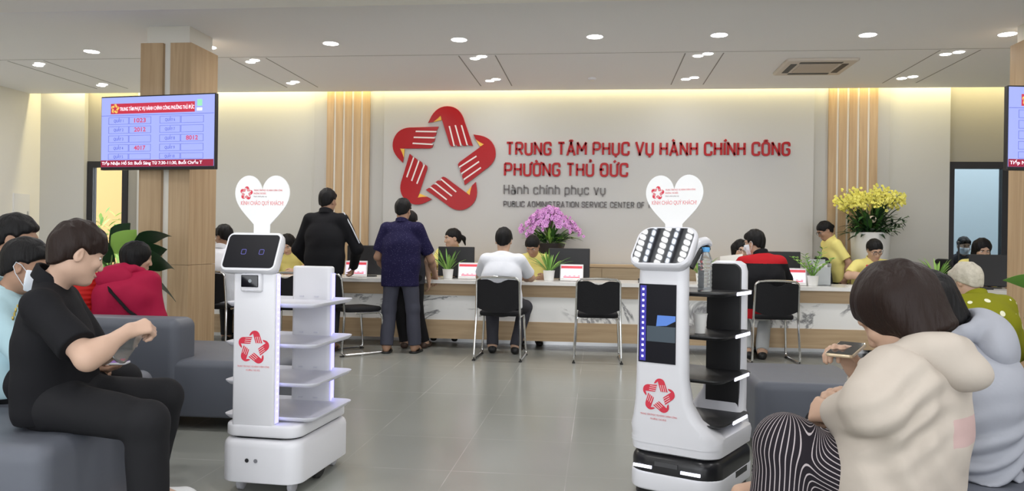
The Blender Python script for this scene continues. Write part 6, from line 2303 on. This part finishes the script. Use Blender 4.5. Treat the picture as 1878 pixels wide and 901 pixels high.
q = [ell(K(.862, 2.085, .875), (.110, .080, .054), np.stack([unit(a1), unit(a2), unit(a3)]), .03),
     ell(K(.890, 2.080, .858), (.070, .066, .050), np.stack([unit(a1), unit(a2), unit(a3)]), .04),
     cap(K(.800, 2.035, .905), K(.712, 2.060, .878), .034, .026, .05),
     cap(K(.712, 2.060, .878), K(.690, 2.13, .850), .026, .022, .03),
     cap(K(.86, 2.04, .915), K(.918, 2.13, .900), .026, .024, .04),
     cap(K(.918, 2.13, .900), K(.90, 2.24, .895), .024, .022, .04),
     cap(K(.90, 2.24, .895), K(.80, 2.27, .87), .022, .022, .04),
     ell(K(.820, 2.155, .945), (.088, .082, .060), None, .014, op='s')]
sdf_obj('hood', q, CREAM, p.root, .0045, wrinkle(.006, 22, 6))
q = trouser_prims(J, e=.004, loose=.024, hem=.12, flare=.03)
V, Q = surface(q, .0055, wrinkle(.008, 15, 9))
o = mesh_obj('trousers', V, Q, STRIPE, p.root)
best = np.full(len(V), 9.0); vals = np.zeros(len(V))
for n in 'RL':
    d1 = unit(J['K' + n] - J['U' + n]); d2 = unit(J['A' + n] - J['K' + n]); nn = unit(np.cross(d1, d2))
    num = np.zeros(len(V)); wt = np.zeros(len(V)); dm = np.full(len(V), 9.0)
    for A, B, d_ in ((J['U' + n], J['K' + n], d1), (J['K' + n], J['A' + n], d2)):
        top_ = unit(np.cross(nn, d_))
        if top_ @ (d1 - d2) < 0:
            top_ = -top_
        dd = pdist(cap(A, B, .075, .06), V); dm = np.minimum(dm, dd)
        w_ = 1 / (np.abs(dd) + .012) ** 5
        num += w_ * np.arctan2((V - A) @ nn, (V - A) @ top_) * .085 / .0125; wt += w_
    pick = dm < best
    vals[pick] = (num / wt)[pick]; best = np.minimum(best, dm)
wt = 1.0
at = o.data.attributes.new('stripe', 'FLOAT', 'POINT')
at.data.foreach_set('value', (vals / wt + 100).astype(np.float32))
b = MB()
Af = J['AR']; d_ = unit(J['KR'] - Af); c = Af + d_ * .012
u = unit(np.cross(d_, (0, 0, 1))); w = np.cross(d_, u)
b.tube([tuple(c + (u * math.cos(k * .524) + w * math.sin(k * .524)) * .042) for k in range(12)], .003, 6, closed=True); b.build('anklet', mat('anklet_red', (.35, .06, .04), .5), p.root)
t = thing('phone', 'gold-edged phone held up in front of the cream hoodie', 'phone', (.695, 2.31, .862), R(-32))
b = MB(); b.rbox(.075, .150, .009, .012, .003, RX(8)); part('case', b, mat('phone_gold', (.60, .48, .33), .3, metal=.5), t)
b = MB(); b.box(-.034, .034, -.070, .070, .0092, .0096, RX(8)); part('screen', b, BLACK_GLOSS, t)

# small red ornament that shows over the left robot
t = thing('desk_ornament', 'small red rounded ornament on a stand showing over the left robot', 'ornament', (-3.99, 9.10, ZT))
b = MB(); b.lathe([(.05, 0), (.05, .01), (.012, .02), (.012, .43)], 16); part('stand', b, STEEL, t, True)
b = MB(); b.ball((0, 0, .46), .055, .055, .045, 16, 10); part('bulb', b, mat('ornament_red', (.62, .05, .04), .4), t, True)
